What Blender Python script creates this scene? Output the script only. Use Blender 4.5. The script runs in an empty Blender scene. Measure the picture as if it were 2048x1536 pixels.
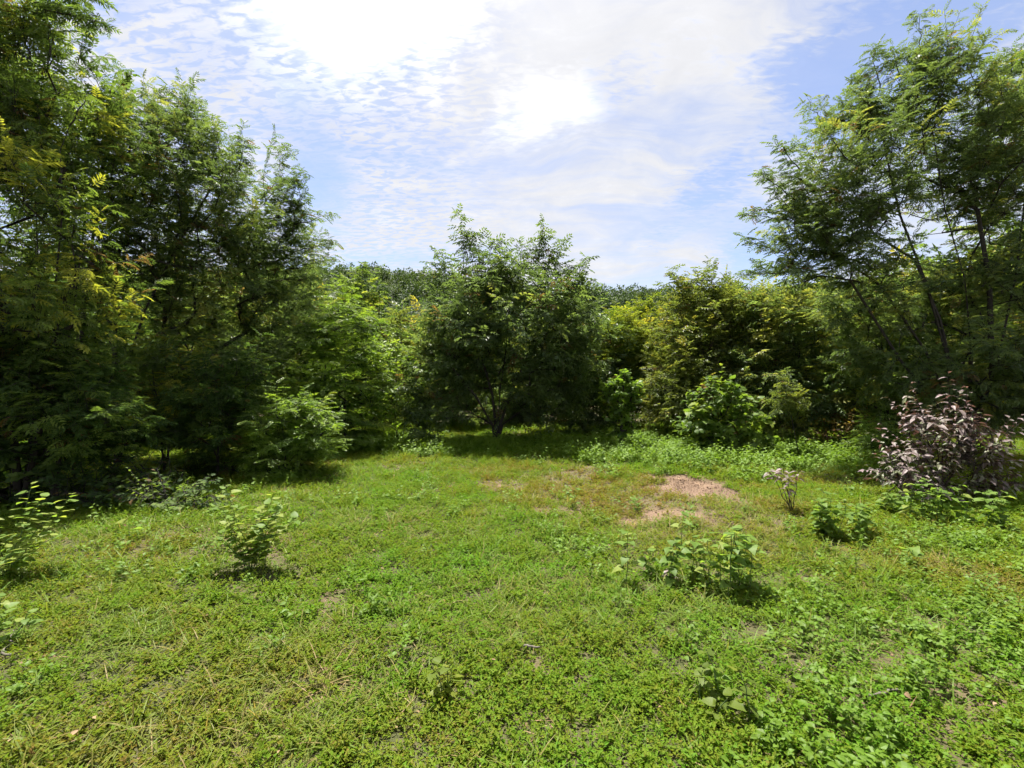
import bpy, math, random
import numpy as np

# ------------------------------------------------------------------ scene, camera, sky, sun
scene = bpy.context.scene
COL = scene.collection
rng = np.random.default_rng(11)
random.seed(11)
F, CH = 900.0, 1.6                       # focal length in pixels of a 2048 wide frame, eye height

cam_d = bpy.data.cameras.new('camera')
cam_d.sensor_width = 36.0
cam_d.lens = 36.0 * F / 2048.0
cam_d.clip_start = 0.05
cam_d.clip_end = 3000.0
cam = bpy.data.objects.new('camera', cam_d)
cam.location = (0, 0, CH)
cam.rotation_euler = (math.radians(90), 0, 0)
COL.objects.link(cam)
scene.camera = cam

SUN_EL, SUN_AZ = math.radians(72), math.radians(-25)      # azimuth measured from the view axis, negative is left
sun_dir = np.array([math.sin(SUN_AZ) * math.cos(SUN_EL), math.cos(SUN_AZ) * math.cos(SUN_EL), math.sin(SUN_EL)])

CLOUD, SKYTINT, EXPOSURE = 3.05, (0.64, 0.60, 0.66), 1.55
world = bpy.data.worlds.new('World')
scene.world = world
world.use_nodes = True


class NT:
    """tiny helper for writing node trees"""
    def __init__(self, tree):
        self.t = tree
        tree.nodes.clear()

    def n(self, kind, **kw):
        nd = self.t.nodes.new(kind)
        for k, v in kw.items():
            setattr(nd, k, v)
        return nd

    def l(self, a, b):
        self.t.links.new(a, b)

    def val(self, sock, v):
        if isinstance(v, bpy.types.NodeSocket):
            self.l(v, sock)
        else:
            sock.default_value = v

    def math(self, op, a, b=0.0, c=0.0, clamp=False):
        nd = self.n('ShaderNodeMath', operation=op, use_clamp=clamp)
        for i, v in enumerate((a, b, c)):
            self.val(nd.inputs[i], v)
        return nd.outputs[0]

    def vmath(self, op, a, b=None, scale=None):
        nd = self.n('ShaderNodeVectorMath', operation=op)
        self.val(nd.inputs[0], a)
        if b is not None:
            self.val(nd.inputs[1], b)
        if scale is not None:
            self.val(nd.inputs['Scale'], scale)
        return nd.outputs['Value'] if op in ('DOT_PRODUCT', 'LENGTH') else nd.outputs['Vector']

    def noise(self, vec, scale, detail=4.0, rough=0.55, dist=0.0):
        nd = self.n('ShaderNodeTexNoise')
        self.l(vec, nd.inputs['Vector'])
        nd.inputs['Scale'].default_value = scale
        nd.inputs['Detail'].default_value = detail
        nd.inputs['Roughness'].default_value = rough
        nd.inputs['Distortion'].default_value = dist
        return nd.outputs['Fac']

    def maprange(self, v, a, b, c=0.0, d=1.0, smooth=True):
        nd = self.n('ShaderNodeMapRange', interpolation_type='SMOOTHSTEP' if smooth else 'LINEAR')
        for i, x in enumerate((v, a, b, c, d)):
            self.val(nd.inputs[i], x)
        return nd.outputs[0]

    def mix(self, fac, a, b, mode='MIX'):
        nd = self.n('ShaderNodeMix', data_type='RGBA', blend_type=mode)
        self.val(nd.inputs[0], fac)
        self.val(nd.inputs[6], a)
        self.val(nd.inputs[7], b)
        return nd.outputs[2]

    def ramp(self, fac, stops):
        nd = self.n('ShaderNodeValToRGB')
        cr = nd.color_ramp
        while len(cr.elements) < len(stops):
            cr.elements.new(0.5)
        for e, (p, c) in zip(cr.elements, stops):
            e.position = p
            e.color = (*c, 1)
        self.l(fac, nd.inputs[0])
        return nd.outputs[0]


def pdir(px, py):
    """the direction in which a pixel of the photograph looks"""
    v = np.array([(px - 1024) / F, 1.0, (768 - py) / F])
    return v / np.linalg.norm(v)


def build_sky():
    w = NT(world.node_tree)
    tc = w.n('ShaderNodeTexCoord').outputs['Generated']
    d = w.vmath('NORMALIZE', tc)
    sep = w.n('ShaderNodeSeparateXYZ')
    w.l(d, sep.inputs[0])
    x, y, z = sep.outputs
    sky = w.n('ShaderNodeTexSky', sky_type='NISHITA', sun_disc=False)
    sky.sun_elevation = SUN_EL
    sky.sun_rotation = SUN_AZ
    sky.air_density = 1.2
    sky.dust_density = 0.6
    sky.ozone_density = 2.0
    # the cloud deck as a flat layer overhead
    zz = w.math('ADD', w.math('MAXIMUM', z, 0.0), 0.16)
    comb = w.n('ShaderNodeCombineXYZ')
    w.l(w.math('DIVIDE', x, zz), comb.inputs[0])
    w.l(w.math('DIVIDE', y, zz), comb.inputs[1])
    p = comb.outputs[0]
    warp = w.n('ShaderNodeTexNoise')
    w.l(p, warp.inputs['Vector'])
    warp.inputs['Scale'].default_value = 1.6
    warp.inputs['Detail'].default_value = 3
    wv = w.vmath('SCALE', w.vmath('SUBTRACT', warp.outputs['Color'], (0.5, 0.5, 0.5)), scale=0.55)
    pw = w.vmath('ADD', p, wv)
    # stretched veils
    mp = w.n('ShaderNodeMapping')
    w.l(pw, mp.inputs[0])
    mp.inputs['Rotation'].default_value = (0, 0, math.radians(-52))
    mp.inputs['Scale'].default_value = (0.5, 2.1, 1)
    veil = w.noise(mp.outputs[0], 1.15, 6, 0.55)
    big = w.noise(pw, 0.75, 3, 0.5)
    mp3 = w.n('ShaderNodeMapping')
    w.l(pw, mp3.inputs[0])
    mp3.inputs['Rotation'].default_value = (0, 0, math.radians(-40))
    mp3.inputs['Scale'].default_value = (0.9, 4.5, 1)
    wisp = w.noise(mp3.outputs[0], 1.7, 7, 0.62)
    mp2 = w.n('ShaderNodeMapping')
    w.l(p, mp2.inputs[0])
    mp2.inputs['Rotation'].default_value = (0, 0, math.radians(24))
    mp2.inputs['Scale'].default_value = (1.0, 2.4, 1)
    ripple = w.noise(mp2.outputs[0], 21.0, 3, 0.55, 0.5)
    fine = w.noise(pw, 7.0, 5, 0.6)
    sun_c = w.vmath('DOT_PRODUCT', d, tuple(sun_dir))
    # coverage: thick towards the sun's side, thin with blue openings to the right
    cover = w.math('ADD', w.math('MULTIPLY', veil, 1.15), w.math('MULTIPLY', big, 0.55))
    cover = w.math('ADD', cover, w.math('MULTIPLY', w.math('SUBTRACT', fine, 0.5), 0.28))
    cover = w.math('ADD', cover, w.math('MULTIPLY', w.math('SUBTRACT', wisp, 0.5), 0.85))
    cover = w.math('ADD', cover, w.math('MULTIPLY', x, -0.12))
    cov = w.maprange(cover, 0.56, 1.02, 0.42, 0.97)

    def field(spots, lo, hi, amp):
        """soft union of round spots (px, py, degrees, weight), frayed by the cloud noise"""
        tot = None
        for px, py, sig, wt in spots:
            c = w.vmath('DOT_PRODUCT', d, tuple(pdir(px, py)))
            k = 1.0 / (1 - math.cos(math.radians(sig)))
            g = w.math('MULTIPLY', w.math('EXPONENT', w.math('MULTIPLY', w.math('SUBTRACT', c, 1.0), k)), wt)
            tot = g if tot is None else w.math('ADD', tot, g)
        nz_ = w.math('ADD', w.math('MULTIPLY', w.math('SUBTRACT', fine, 0.5), amp), w.math('MULTIPLY', w.math('SUBTRACT', veil, 0.5), amp))
        nz_ = w.math('ADD', nz_, w.math('MULTIPLY', w.math('SUBTRACT', ripple, 0.5), amp * .9))
        return w.maprange(w.math('ADD', tot, nz_), lo, hi)
    bright = field([(680, -150, 13, 1.0), (850, 5, 5.5, .6), (560, 50, 6, .4), (700, 85, 5, .5)], .24, 1.5, .9)
    b2 = field([(1000, 250, 2.6, .55), (1070, 232, 3.0, .7), (1135, 205, 2.8, .7), (1195, 226, 2.2, .4)], .12, 1.4, 1.1)
    bright = w.math('MAXIMUM', bright, b2)
    # openings of bluer sky
    blue = field([(1850, 90, 9, 1.0), (420, 110, 6, .3), (640, 230, 6, .35), (1000, 330, 4, .25),  (1640, 190, 5, .6), (1390, 400, 3.5, .7), (1470, 330, 3.5, .5), (1500, 500, 4, .7), (1580, 540, 5, .6), (1310, 470, 2.5, .5), (640, 400, 5, .5), (620, 330, 4, .35), (1230, 190, 4, .4)], .25, .95, 1.1)
    cov = w.math('MULTIPLY', cov, w.math('SUBTRACT', 1.0, w.math('MULTIPLY', blue, 0.80)))
    left = w.maprange(x, 0.10, -0.30)
    rip = w.maprange(ripple, 0.38, 0.58)
    cov = w.math('MULTIPLY', cov, w.math('SUBTRACT', 1.0, w.math('MULTIPLY', w.math('MULTIPLY', left, 0.60), w.math('SUBTRACT', 1.0, rip))))
    cov = w.math('MAXIMUM', cov, bright)
    # thin cloud scatters sunlight forward, so it is brighter near the sun
    glow = w.math('POWER', w.math('MAXIMUM', sun_c, 0.0), 12.0)
    lum = w.math('ADD', CLOUD, w.math('MULTIPLY', glow, CLOUD * 1.0))
    lum = w.math('ADD', lum, w.math('MULTIPLY', bright, CLOUD * .55))
    lum = w.math('ADD', lum, w.math('MULTIPLY', w.math('SUBTRACT', fine, 0.5), CLOUD * .22))
    cc = w.vmath('SCALE', (0.99, 0.99, 1.015), scale=lum)
    skyc = w.vmath('MULTIPLY', sky.outputs[0], SKYTINT)
    col = w.mix(cov, skyc, cc)
    bg = w.n('ShaderNodeBackground')
    w.l(col, bg.inputs['Color'])
    bg.inputs['Strength'].default_value = 0.1
    out = w.n('ShaderNodeOutputWorld')
    w.l(bg.outputs[0], out.inputs[0])


build_sky()

sun_l = bpy.data.lights.new('sun', 'SUN')
sun_l.energy = 5.0
sun_l.angle = math.radians(0.6)
sun_l.color = (1.0, 0.95, 0.86)
sun_o = bpy.data.objects.new('sun', sun_l)
sun_o.rotation_euler = (math.pi / 2 - SUN_EL, 0, math.pi - SUN_AZ)
COL.objects.link(sun_o)
# a sun lamp shines along its local -Z: turn it so that -Z = -sun_dir
from mathutils import Vector
sun_o.rotation_euler = Vector(tuple(sun_dir)).to_track_quat('Z', 'Y').to_euler()

scene.view_settings.view_transform = 'Standard'
scene.view_settings.look = 'None'
scene.view_settings.exposure = EXPOSURE
scene.view_settings.gamma = 1.0
scene.view_settings.use_curve_mapping = False
scene.render.engine = 'CYCLES'
cy = scene.cycles
cy.max_bounces = 6
cy.use_adaptive_sampling = True
cy.adaptive_threshold = 0.03
cy.adaptive_min_samples = 12
cy.diffuse_bounces = 3
cy.glossy_bounces = 2
cy.transmission_bounces = 4
cy.transparent_max_bounces = 4
cy.use_denoising = True
cy.denoiser = 'OPENIMAGEDENOISE'
cy.denoising_input_passes = 'RGB_ALBEDO_NORMAL'
cy.caustics_reflective = False
cy.caustics_refractive = False
cy.sample_clamp_indirect = 4.0
cy.sample_clamp_direct = 4.0

# ------------------------------------------------------------------ noise and small maths


def _hash(ix, iy, seed):
    h = (ix * 374761393 + iy * 668265263 + seed * 362437) & 0x7fffffff
    h = ((h ^ (h >> 13)) * 1274126177) & 0x7fffffff
    return ((h ^ (h >> 16)) & 0xffff) / 65535.0


def vnoise(x, y, seed=0):
    ix, iy = np.floor(x).astype(np.int64), np.floor(y).astype(np.int64)
    fx, fy = x - ix, y - iy
    fx, fy = fx * fx * (3 - 2 * fx), fy * fy * (3 - 2 * fy)
    a, b = _hash(ix, iy, seed), _hash(ix + 1, iy, seed)
    c, e = _hash(ix, iy + 1, seed), _hash(ix + 1, iy + 1, seed)
    return (a * (1 - fx) + b * fx) * (1 - fy) + (c * (1 - fx) + e * fx) * fy


def fbm(x, y, seed=0, octs=4):
    x, y = np.asarray(x, float), np.asarray(y, float)
    s, a, t = 0, 0.5, 0
    for k in range(octs):
        s = s + a * vnoise(x * 2 ** k, y * 2 ** k, seed + k * 7)
        t += a
        a *= 0.5
    return s / t


def nrm(v):
    return v / np.maximum(np.linalg.norm(v, axis=-1, keepdims=True), 1e-9)


def sstep(x, a, b):
    t = np.clip((x - a) / (b - a), 0, 1)
    return t * t * (3 - 2 * t)


def gh(x, y):
    """height of the clearing's ground"""
    x, y = np.asarray(x, float), np.asarray(y, float)
    h = (fbm(x * 0.35 + 9, y * 0.35 + 4, 3, 3) - 0.5) * 0.16
    h = h + (fbm(x * 2.2, y * 2.2, 5, 3) - 0.5) * 0.05
    fade = 1 - sstep(y, 30, 60)
    return h * fade


def at(px, py, d):
    """the point that lies d metres in front of the eye behind a pixel of the photograph"""
    return np.array([(px - 1024) / F * d, d, CH - (py - 768) / F * d])


def foot(px, py):
    """where a pixel below the horizon meets the ground"""
    d = CH * F / (py - 768)
    p = at(px, py, d)
    p[2] = float(gh(p[0], p[1]))
    return p, d


# ------------------------------------------------------------------ materials


def leaf_material(name, stops, trans=0.5, rough=0.45, spec=0.38, where='GEOMETRY', tcol=(1.6, 1.6, 0.75)):
    m = bpy.data.materials.new(name)
    m.use_nodes = True
    t = NT(m.node_tree)
    at_ = t.n('ShaderNodeAttribute', attribute_type=where, attribute_name='tint')
    fac = at_.outputs['Fac']
    if where == 'INSTANCER':
        loc = t.n('ShaderNodeAttribute', attribute_type='GEOMETRY', attribute_name='tint')
        fac = t.math('ADD', fac, t.math('SUBTRACT', loc.outputs['Fac'], 0.5))
    col = t.ramp(fac, stops)
    pr = t.n('ShaderNodeBsdfPrincipled')
    t.l(col, pr.inputs['Base Color'])
    pr.inputs['Roughness'].default_value = rough
    pr.inputs['Specular IOR Level'].default_value = spec
    tr = t.n('ShaderNodeBsdfTranslucent')
    t.l(t.vmath('MULTIPLY', col, tcol), tr.inputs['Color'])
    mx = t.n('ShaderNodeMixShader')
    mx.inputs[0].default_value = trans
    t.l(pr.outputs[0], mx.inputs[1])
    t.l(tr.outputs[0], mx.inputs[2])
    out = t.n('ShaderNodeOutputMaterial')
    t.l(mx.outputs[0], out.inputs[0])
    return m


def bark_material(name, a, b):
    m = bpy.data.materials.new(name)
    m.use_nodes = True
    t = NT(m.node_tree)
    geo = t.n('ShaderNodeNewGeometry')
    mp = t.n('ShaderNodeMapping')
    t.l(geo.outputs['Position'], mp.inputs[0])
    mp.inputs['Scale'].default_value = (1, 1, 0.25)
    nz = t.noise(mp.outputs[0], 26.0, 5, 0.6)
    col = t.ramp(nz, [(0.3, a), (0.7, b)])
    pr = t.n('ShaderNodeBsdfPrincipled')
    t.l(col, pr.inputs['Base Color'])
    pr.inputs['Roughness'].default_value = 0.85
    bp = t.n('ShaderNodeBump')
    bp.inputs['Strength'].default_value = 0.6
    bp.inputs['Distance'].default_value = 0.01
    t.l(nz, bp.inputs['Height'])
    t.l(bp.outputs[0], pr.inputs['Normal'])
    out = t.n('ShaderNodeOutputMaterial')
    t.l(pr.outputs[0], out.inputs[0])
    return m


M = {}
M['feather'] = leaf_material('feather_leaf', [(0.0, (0.12, 0.08, 0.035)), (0.05, (0.0366, 0.0634, 0.022)), (0.45, (0.0732, 0.1196, 0.0342)), (0.8, (0.122, 0.1769, 0.039)), (1.0, (0.2928, 0.305, 0.0488))])
M['feather_cool'] = leaf_material('feather_leaf_cool', [(0.0, (0.12, 0.08, 0.035)), (0.05, (0.045, 0.0725, 0.0325)), (0.45, (0.0825, 0.125, 0.0525)), (0.8, (0.125, 0.175, 0.0575)), (1.0, (0.2375, 0.25, 0.0625))])
M['olive'] = leaf_material('olive_leaf', [(0.0, (.12, .08, .035)), (0.05, (.058, .085, .026)), (0.45, (.108, .142, .040)), (0.8, (.158, .185, .042)), (1.0, (.27, .24, .05))])
M['yellowgreen'] = leaf_material('yellow_green_leaf', [(0.0, (0.055, 0.085, 0.014)), (0.45, (0.105, 0.150, 0.022)), (0.8, (0.17, 0.20, 0.028)), (1.0, (0.30, 0.28, 0.03))], spec=.2, rough=.5)
M['lime'] = leaf_material('lime_leaf', [(0.0, (0.065, 0.12, 0.018)), (0.45, (0.125, 0.205, 0.030)), (0.8, (0.175, 0.25, 0.038)), (1.0, (0.24, 0.28, 0.045))])
M['broad'] = leaf_material('broad_leaf', [(0.0, (.12, .08, .035)), (0.05, (0.045, 0.078, 0.016)), (0.45, (0.085, 0.145, 0.026)), (0.8, (0.125, 0.19, 0.034)), (1.0, (0.19, 0.24, 0.04))], rough=0.5, spec=0.25)
M['dark'] = leaf_material('shade_darkened_leaf', [(0.0, (0.12, 0.08, 0.035)), (0.05, (0.03, 0.057, 0.018)), (0.5, (0.06, 0.105, 0.03)), (1.0, (0.15, 0.21, 0.045))], spec=.15, rough=.6)  # darker greens: shade below the left trees put into the leaf colour
M['herb'] = leaf_material('herb_leaf', [(0.0, (0.07, 0.125, 0.022)), (0.45, (0.11, 0.185, 0.032)), (0.8, (0.15, 0.23, 0.045)), (1.0, (0.22, 0.27, 0.06))], rough=0.5, spec=0.2)
M['purple'] = leaf_material('purple_leaf', [(0.0, (0.10, 0.125, 0.05)), (0.35, (0.12, 0.090, 0.080)), (0.8, (0.23, 0.175, 0.17)), (1.0, (0.16, 0.20, 0.08))], trans=0.22, rough=0.5, spec=0.35, tcol=(1.3, 0.8, 0.6))
M['rust'] = leaf_material('rusty_leaf', [(0.0, (0.08, 0.05, 0.02)), (0.5, (0.17, 0.10, 0.03)), (1.0, (0.22, 0.2, 0.04))])
M['bark'] = bark_material('dark_bark', (0.010, 0.008, 0.006), (0.036, 0.029, 0.022))
M['bark_red'] = bark_material('reddish_bark', (0.018, 0.010, 0.007), (0.055, 0.034, 0.024))
M['bark_grey'] = bark_material('grey_bark', (0.05, 0.045, 0.035), (0.16, 0.14, 0.11))
M['green_stem'] = bark_material('green_stem', (0.05, 0.09, 0.02), (0.10, 0.15, 0.04))

# ------------------------------------------------------------------ mesh building


def mesh_tris(name, V, T, tint=None, smooth=False):
    me = bpy.data.meshes.new(name)
    nv, nt = len(V), len(T)
    me.vertices.add(nv)
    me.vertices.foreach_set('co', np.ascontiguousarray(V, np.float32).ravel())
    me.loops.add(nt * 3)
    me.loops.foreach_set('vertex_index', np.ascontiguousarray(T, np.int32).ravel())
    me.polygons.add(nt)
    me.polygons.foreach_set('loop_start', np.arange(0, nt * 3, 3, dtype=np.int32))
    me.polygons.foreach_set('use_smooth', np.full(nt, smooth, bool))
    if tint is not None:
        a = me.attributes.new('tint', 'FLOAT', 'FACE')
        a.data.foreach_set('value', np.ascontiguousarray(tint, np.float32))
    me.update(calc_edges=True)
    return me


def obj(name, me, mat=None, parent=None, loc=None):
    o = bpy.data.objects.new(name, me)
    COL.objects.link(o)
    if mat is not None and me is not None and not me.materials:
        me.materials.append(mat)
    if parent is not None:
        o.parent = parent
    if loc is not None:
        o.location = loc
    return o


def tag(o, label=None, cat=None, group=None, kind=None):
    for k, v in (('label', label), ('category', cat), ('group', group), ('kind', kind)):
        if v:
            o[k] = v
    return o


def thing(name, label, cat, loc, group=None):
    o = obj(name, None, loc=tuple(float(c) for c in loc))
    o.empty_display_size = 0.2
    return tag(o, label, cat, group)


# leaf templates: x along the leaf, y across, z up; (vertices, triangles)
def leaflet(L, w, base=(0, 0, 0), ang=0.0, fold=0.25, droop=0.0, shape=0.45):
    pts = np.array([[0, 0, 0], [shape * L, w / 2, fold * w / 2], [L, 0, -droop * L], [shape * L, -w / 2, fold * w / 2]])
    c, s = math.cos(ang), math.sin(ang)
    R = np.array([[c, -s, 0], [s, c, 0], [0, 0, 1]])
    return pts @ R.T + np.array(base), np.array([[0, 1, 2], [0, 2, 3]])


def join(parts):
    V, T, k = [], [], 0
    for v, t in parts:
        V.append(v)
        T.append(np.asarray(t) + k)
        k += len(v)
    return np.vstack(V), np.vstack(T)


def frond(pairs, L=1.0, wl=0.36, ww=0.115, droop=0.3, seed=0, tip=True):
    """a feather leaf of unit length"""
    r = np.random.default_rng(seed)
    ps = []
    for i in range(pairs):
        u = 0.16 + 0.8 * i / max(pairs - 0.5, 1)
        env = 0.65 + 0.5 * math.sin(math.pi * min(1, 0.15 + 0.8 * u))
        zz = -droop * u * u
        for s in (-1, 1):
            ang = s * (1.05 - 0.3 * u + r.uniform(-.15, .15))
            v, t = leaflet(wl * env * r.uniform(.85, 1.1), ww, (u * L, 0, zz), ang, 0.2, 0.25 + 0.2 * r.random())
            ps.append((v, t))
    if tip:
        ps.append(leaflet(wl * .8, ww, (0.94 * L, 0, -droop * .9), r.uniform(-.2, .2), 0.2, 0.35))
    ps.append((np.array([[0, 0.012, 0], [0, -0.012, 0], [0.96, 0, -droop * .92]]), np.array([[0, 1, 2]])))
    return join(ps)


def blade_leaf(w=0.55, droop=0.25, fold=0.18, n=3, tipx=1.0, heart=False, stalk=0.12):
    """a broad leaf of unit length with a folded midrib and a curved blade"""
    xs = np.linspace(0, 1, n + 2)
    prof = {3: [0, .82, 1.0, .68, 0], 2: [0, 1.0, .75, 0], 4: [0, .75, 1.0, .9, .52, 0]}[n]
    if heart:
        prof = [0, 1.0, .93, .55, 0] if n == 3 else [0, 1.0, 1.0, .8, .42, 0]
    V, T = [], []
    for i, x in enumerate(xs):
        z = -droop * x * x
        h = prof[i] * w / 2
        sx = stalk + x * (tipx - stalk)
        if h == 0:
            V.append((sx, 0, z))
        else:
            back = -0.12 if (heart and i == 1) else 0
            V += [(sx + back * 0, 0, z), (sx + back, h, z + fold * h), (sx + back, -h, z + fold * h)]
    # indices
    T += [(0, 2, 1), (0, 1, 3)]
    for i in range(1, n):
        a, b = 1 + (i - 1) * 3, 1 + i * 3
        T += [(a, b, b + 1), (a, b + 1, a + 1), (a, b + 2, b), (a, a + 2, b + 2)]
    a = 1 + (n - 1) * 3
    e = a + 3
    T += [(a, e, a + 1), (a, a + 2, e)]
    k = len(V)
    V += [(0, .012, 0), (0, -.012, 0), (stalk, 0, 0)]
    T += [(k, k + 1, k + 2)]
    return np.array(V, float), np.array(T)


def pinnate(pairs, wl=0.26, ww=0.15, droop=0.2, seed=0):
    r = np.random.default_rng(seed)
    ps = []
    for i in range(pairs):
        u = 0.12 + 0.84 * i / (pairs - 0.6)
        zz = -droop * u * u
        for s in (-1, 1):
            v, t = leaflet(wl * r.uniform(.85, 1.1), ww, (u, 0, zz), s * (1.2 - 0.3 * u + r.uniform(-.15, .15)), 0.25, .15, 0.55)
            ps.append((v, t))
    ps.append(leaflet(wl, ww, (0.95, 0, -droop * .9), 0, .25, .15, .55))
    return join(ps)


TPL = {
    'frond': [frond(5, droop=dr, seed=i) for i, dr in enumerate((.12, .3, .5, .38))],
    'frond_far': [frond(3, wl=.46, ww=.19, droop=dr, seed=20 + i) for i, dr in enumerate((.12, .35, .5))],
    'pinnate': [pinnate(5, seed=40 + i, droop=dr) for i, dr in enumerate((.1, .2, .32))],
    'oval': [blade_leaf(.58, dr, .2, 2) for dr in (.1, .25, .4)],
    'heart': [blade_leaf(.85, dr, .15, 3, heart=True) for dr in (.15, .3, .45)],
    'lance': [blade_leaf(.36, dr, .25, 2) for dr in (.15, .35, .55)],
}


def place_leaves(tpls, P, D, N, S, tint, spread=None):
    """leaf templates set at points P, pointing along D, faces towards N, length S"""
    D = nrm(D)
    Y = nrm(np.cross(N, D))
    Z = np.cross(D, Y)
    pick = rng.integers(0, len(tpls), len(P))
    VV, TT, CC, k = [], [], [], 0
    for i, (tv, tt) in enumerate(tpls):
        s = np.nonzero(pick == i)[0]
        if not len(s):
            continue
        V = (P[s][:, None, :] + S[s][:, None, None] * (tv[None, :, 0:1] * D[s][:, None, :]
             + tv[None, :, 1:2] * Y[s][:, None, :] + tv[None, :, 2:3] * Z[s][:, None, :]))
        T = tt[None] + (np.arange(len(s)) * len(tv))[:, None, None] + k
        VV.append(V.reshape(-1, 3))
        TT.append(T.reshape(-1, 3))
        CC.append(np.repeat(tint[s], len(tt)))
        k += len(s) * len(tv)
    return np.vstack(VV), np.vstack(TT), np.concatenate(CC)


def tubes(segs):
    """segs: list of (p0, p1, d0, d1, r0, r1, sides) -> one mesh of tapered tubes"""
    V, T, k = [], [], 0
    ns = np.array([q[6] for q in segs])
    for n in np.unique(ns):
        sel = [segs[i] for i in np.nonzero(ns == n)[0]]
        m = len(sel)
        a = np.arange(n) * 2 * math.pi / n
        rings = []
        for e in (0, 1):
            p = np.array([q[e] for q in sel], float)
            dd = nrm(np.array([q[2 + e] for q in sel], float))
            r = np.array([q[4 + e] for q in sel], float)
            ref = np.where((np.abs(dd[:, 1]) < .85)[:, None], np.array([.31, .93, .17]), np.array([.97, .1, .2]))
            u = nrm(np.cross(dd, ref))
            v = np.cross(dd, u)
            rings.append(p[:, None] + r[:, None, None] * (np.cos(a)[None, :, None] * u[:, None] + np.sin(a)[None, :, None] * v[:, None]))
        V.append(np.concatenate(rings, 1).reshape(-1, 3))
        i = np.arange(n)
        j = (i + 1) % n
        t = np.concatenate([np.stack([i, j, n + j], 1), np.stack([i, n + j, n + i], 1)])
        T.append((t[None] + (np.arange(m) * 2 * n)[:, None, None] + k).reshape(-1, 3))
        k += m * 2 * n
    return np.vstack(V), np.vstack(T)


def poly_tube(pts, r0, r1, n=6):
    pts = np.asarray(pts, float)
    d = nrm(np.gradient(pts, axis=0))
    rr = np.linspace(r0, r1, len(pts))
    return [(pts[i], pts[i + 1], d[i], d[i + 1], rr[i], rr[i + 1], n) for i in range(len(pts) - 1)]


class Skeleton:
    def __init__(self):
        self.p, self.par = [], []

    def add(self, p, par):
        self.p.append(np.asarray(p, float))
        self.par.append(par)
        return len(self.p) - 1

    def line(self, pts, par):
        for q in pts:
            par = self.add(q, par)
        return par

    def attach(self, t, up=0.8, step=0.45, first=0, wob=0.05, lift=0.12):
        P = np.array(self.p[first:])
        v = t - P
        dist = np.linalg.norm(v, axis=1)
        cosu = v[:, 2] / np.maximum(dist, 1e-6)
        cost = dist * (1 + up * np.clip(0.35 - cosu, 0, 2))
        i = int(np.argmin(cost)) + first
        a = self.p[i]
        L = np.linalg.norm(t - a)
        n = max(1, int(round(L / step)))
        par = i
        for k in range(1, n + 1):
            u = k / n
            q = a + (t - a) * u
            if k < n:
                q = q + rng.normal(0, wob * L / n, 3) + np.array([0, 0, lift * L * u * (1 - u)])
            par = self.add(q, par)
        return par

    def radii(self, tip=0.006, power=2.3):
        n = len(self.p)
        acc = np.zeros(n)
        kids = [[] for _ in range(n)]
        for i in range(n):
            if self.par[i] >= 0:
                kids[self.par[i]].append(i)
        for i in range(n - 1, -1, -1):
            if not kids[i]:
                acc[i] += tip ** power
            if self.par[i] >= 0:
                acc[self.par[i]] += acc[i] * 1.01
        return acc ** (1 / power), kids

    def mesh_segs(self, tip=0.006, scale=1.0, power=2.3, rmax=9):
        r, kids = self.radii(tip, power)
        r = np.minimum(r * scale, rmax)
        n = len(self.p)
        dirs = [None] * n
        for i in range(n):
            if self.par[i] >= 0:
                v = self.p[i] - self.p[self.par[i]]
            elif kids[i]:
                v = self.p[kids[i][0]] - self.p[i]
            else:
                v = np.array([0, 0, 1.0])
            dirs[i] = v / max(np.linalg.norm(v), 1e-9)
        segs = []
        for i in range(n):
            if not kids[i]:
                continue
            main = max(kids[i], key=lambda c: r[c])
            for c in kids[i]:
                sides = 8 if r[c] > .04 else 6 if r[c] > .015 else 4 if r[c] > .007 else 3
                if c == main:
                    segs.append((self.p[i], self.p[c], dirs[i], dirs[c], r[i], r[c], sides))
                else:
                    segs.append((self.p[i], self.p[c], dirs[c], dirs[c], min(r[i] * .9, r[c] * 1.25), r[c], sides))
        return segs


def sample_blobs(blobs, n, d, d_scale=1.0, gap=0.0, seed=0, shell=2.0):
    """spread n points through a crown made of ellipsoids (px, py, rx, ry[, depth offset, weight]) seen at distance d"""
    r = np.random.default_rng(seed)
    B = []
    for b in blobs:
        px, py, rx, ry = b[:4]
        off = b[4] if len(b) > 4 else 0.0
        wgt = b[5] if len(b) > 5 else 1.0
        dd = d + off
        B.append((at(px, py, dd), np.array([rx / F * dd, 0.5 * (rx + min(rx, ry)) / F * dd * d_scale, ry / F * dd]), wgt))
    vol = np.array([np.prod(b[1]) ** 0.8 * b[2] for b in B])
    vol /= vol.sum()
    out = []
    tot = 0
    while len(out) < n and tot < 60:
        tot += 1
        k = r.choice(len(B), n, p=vol)
        u = nrm(r.normal(size=(n, 3)))
        rad = r.random(n) ** (1 / (3 + shell))
        pts = np.array([B[q][0] for q in k]) + u * rad[:, None] * np.array([B[q][1] for q in k])
        if gap:
            nz = fbm(pts[:, 0] * 1.3 + seed, pts[:, 2] * 1.3 + pts[:, 1] * .7, seed, 2)
            pts = pts[nz > gap]
        out += list(pts)
    out = np.array(out)
    r.shuffle(out)
    # keep an evenly spread subset
    keep = [out[0]]
    cand = out[1:]
    span = np.linalg.norm(out.max(0) - out.min(0))
    thr = span / (n ** (1 / 3)) * 0.42
    for c in cand:
        if len(keep) >= n:
            break
        if np.min(np.sum((np.array(keep[-160:]) - c) ** 2, 1)) > thr * thr * r.uniform(.2, 1):
            keep.append(c)
    return np.array(keep)


NTRI = [0]
DENS = 0.66


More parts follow.
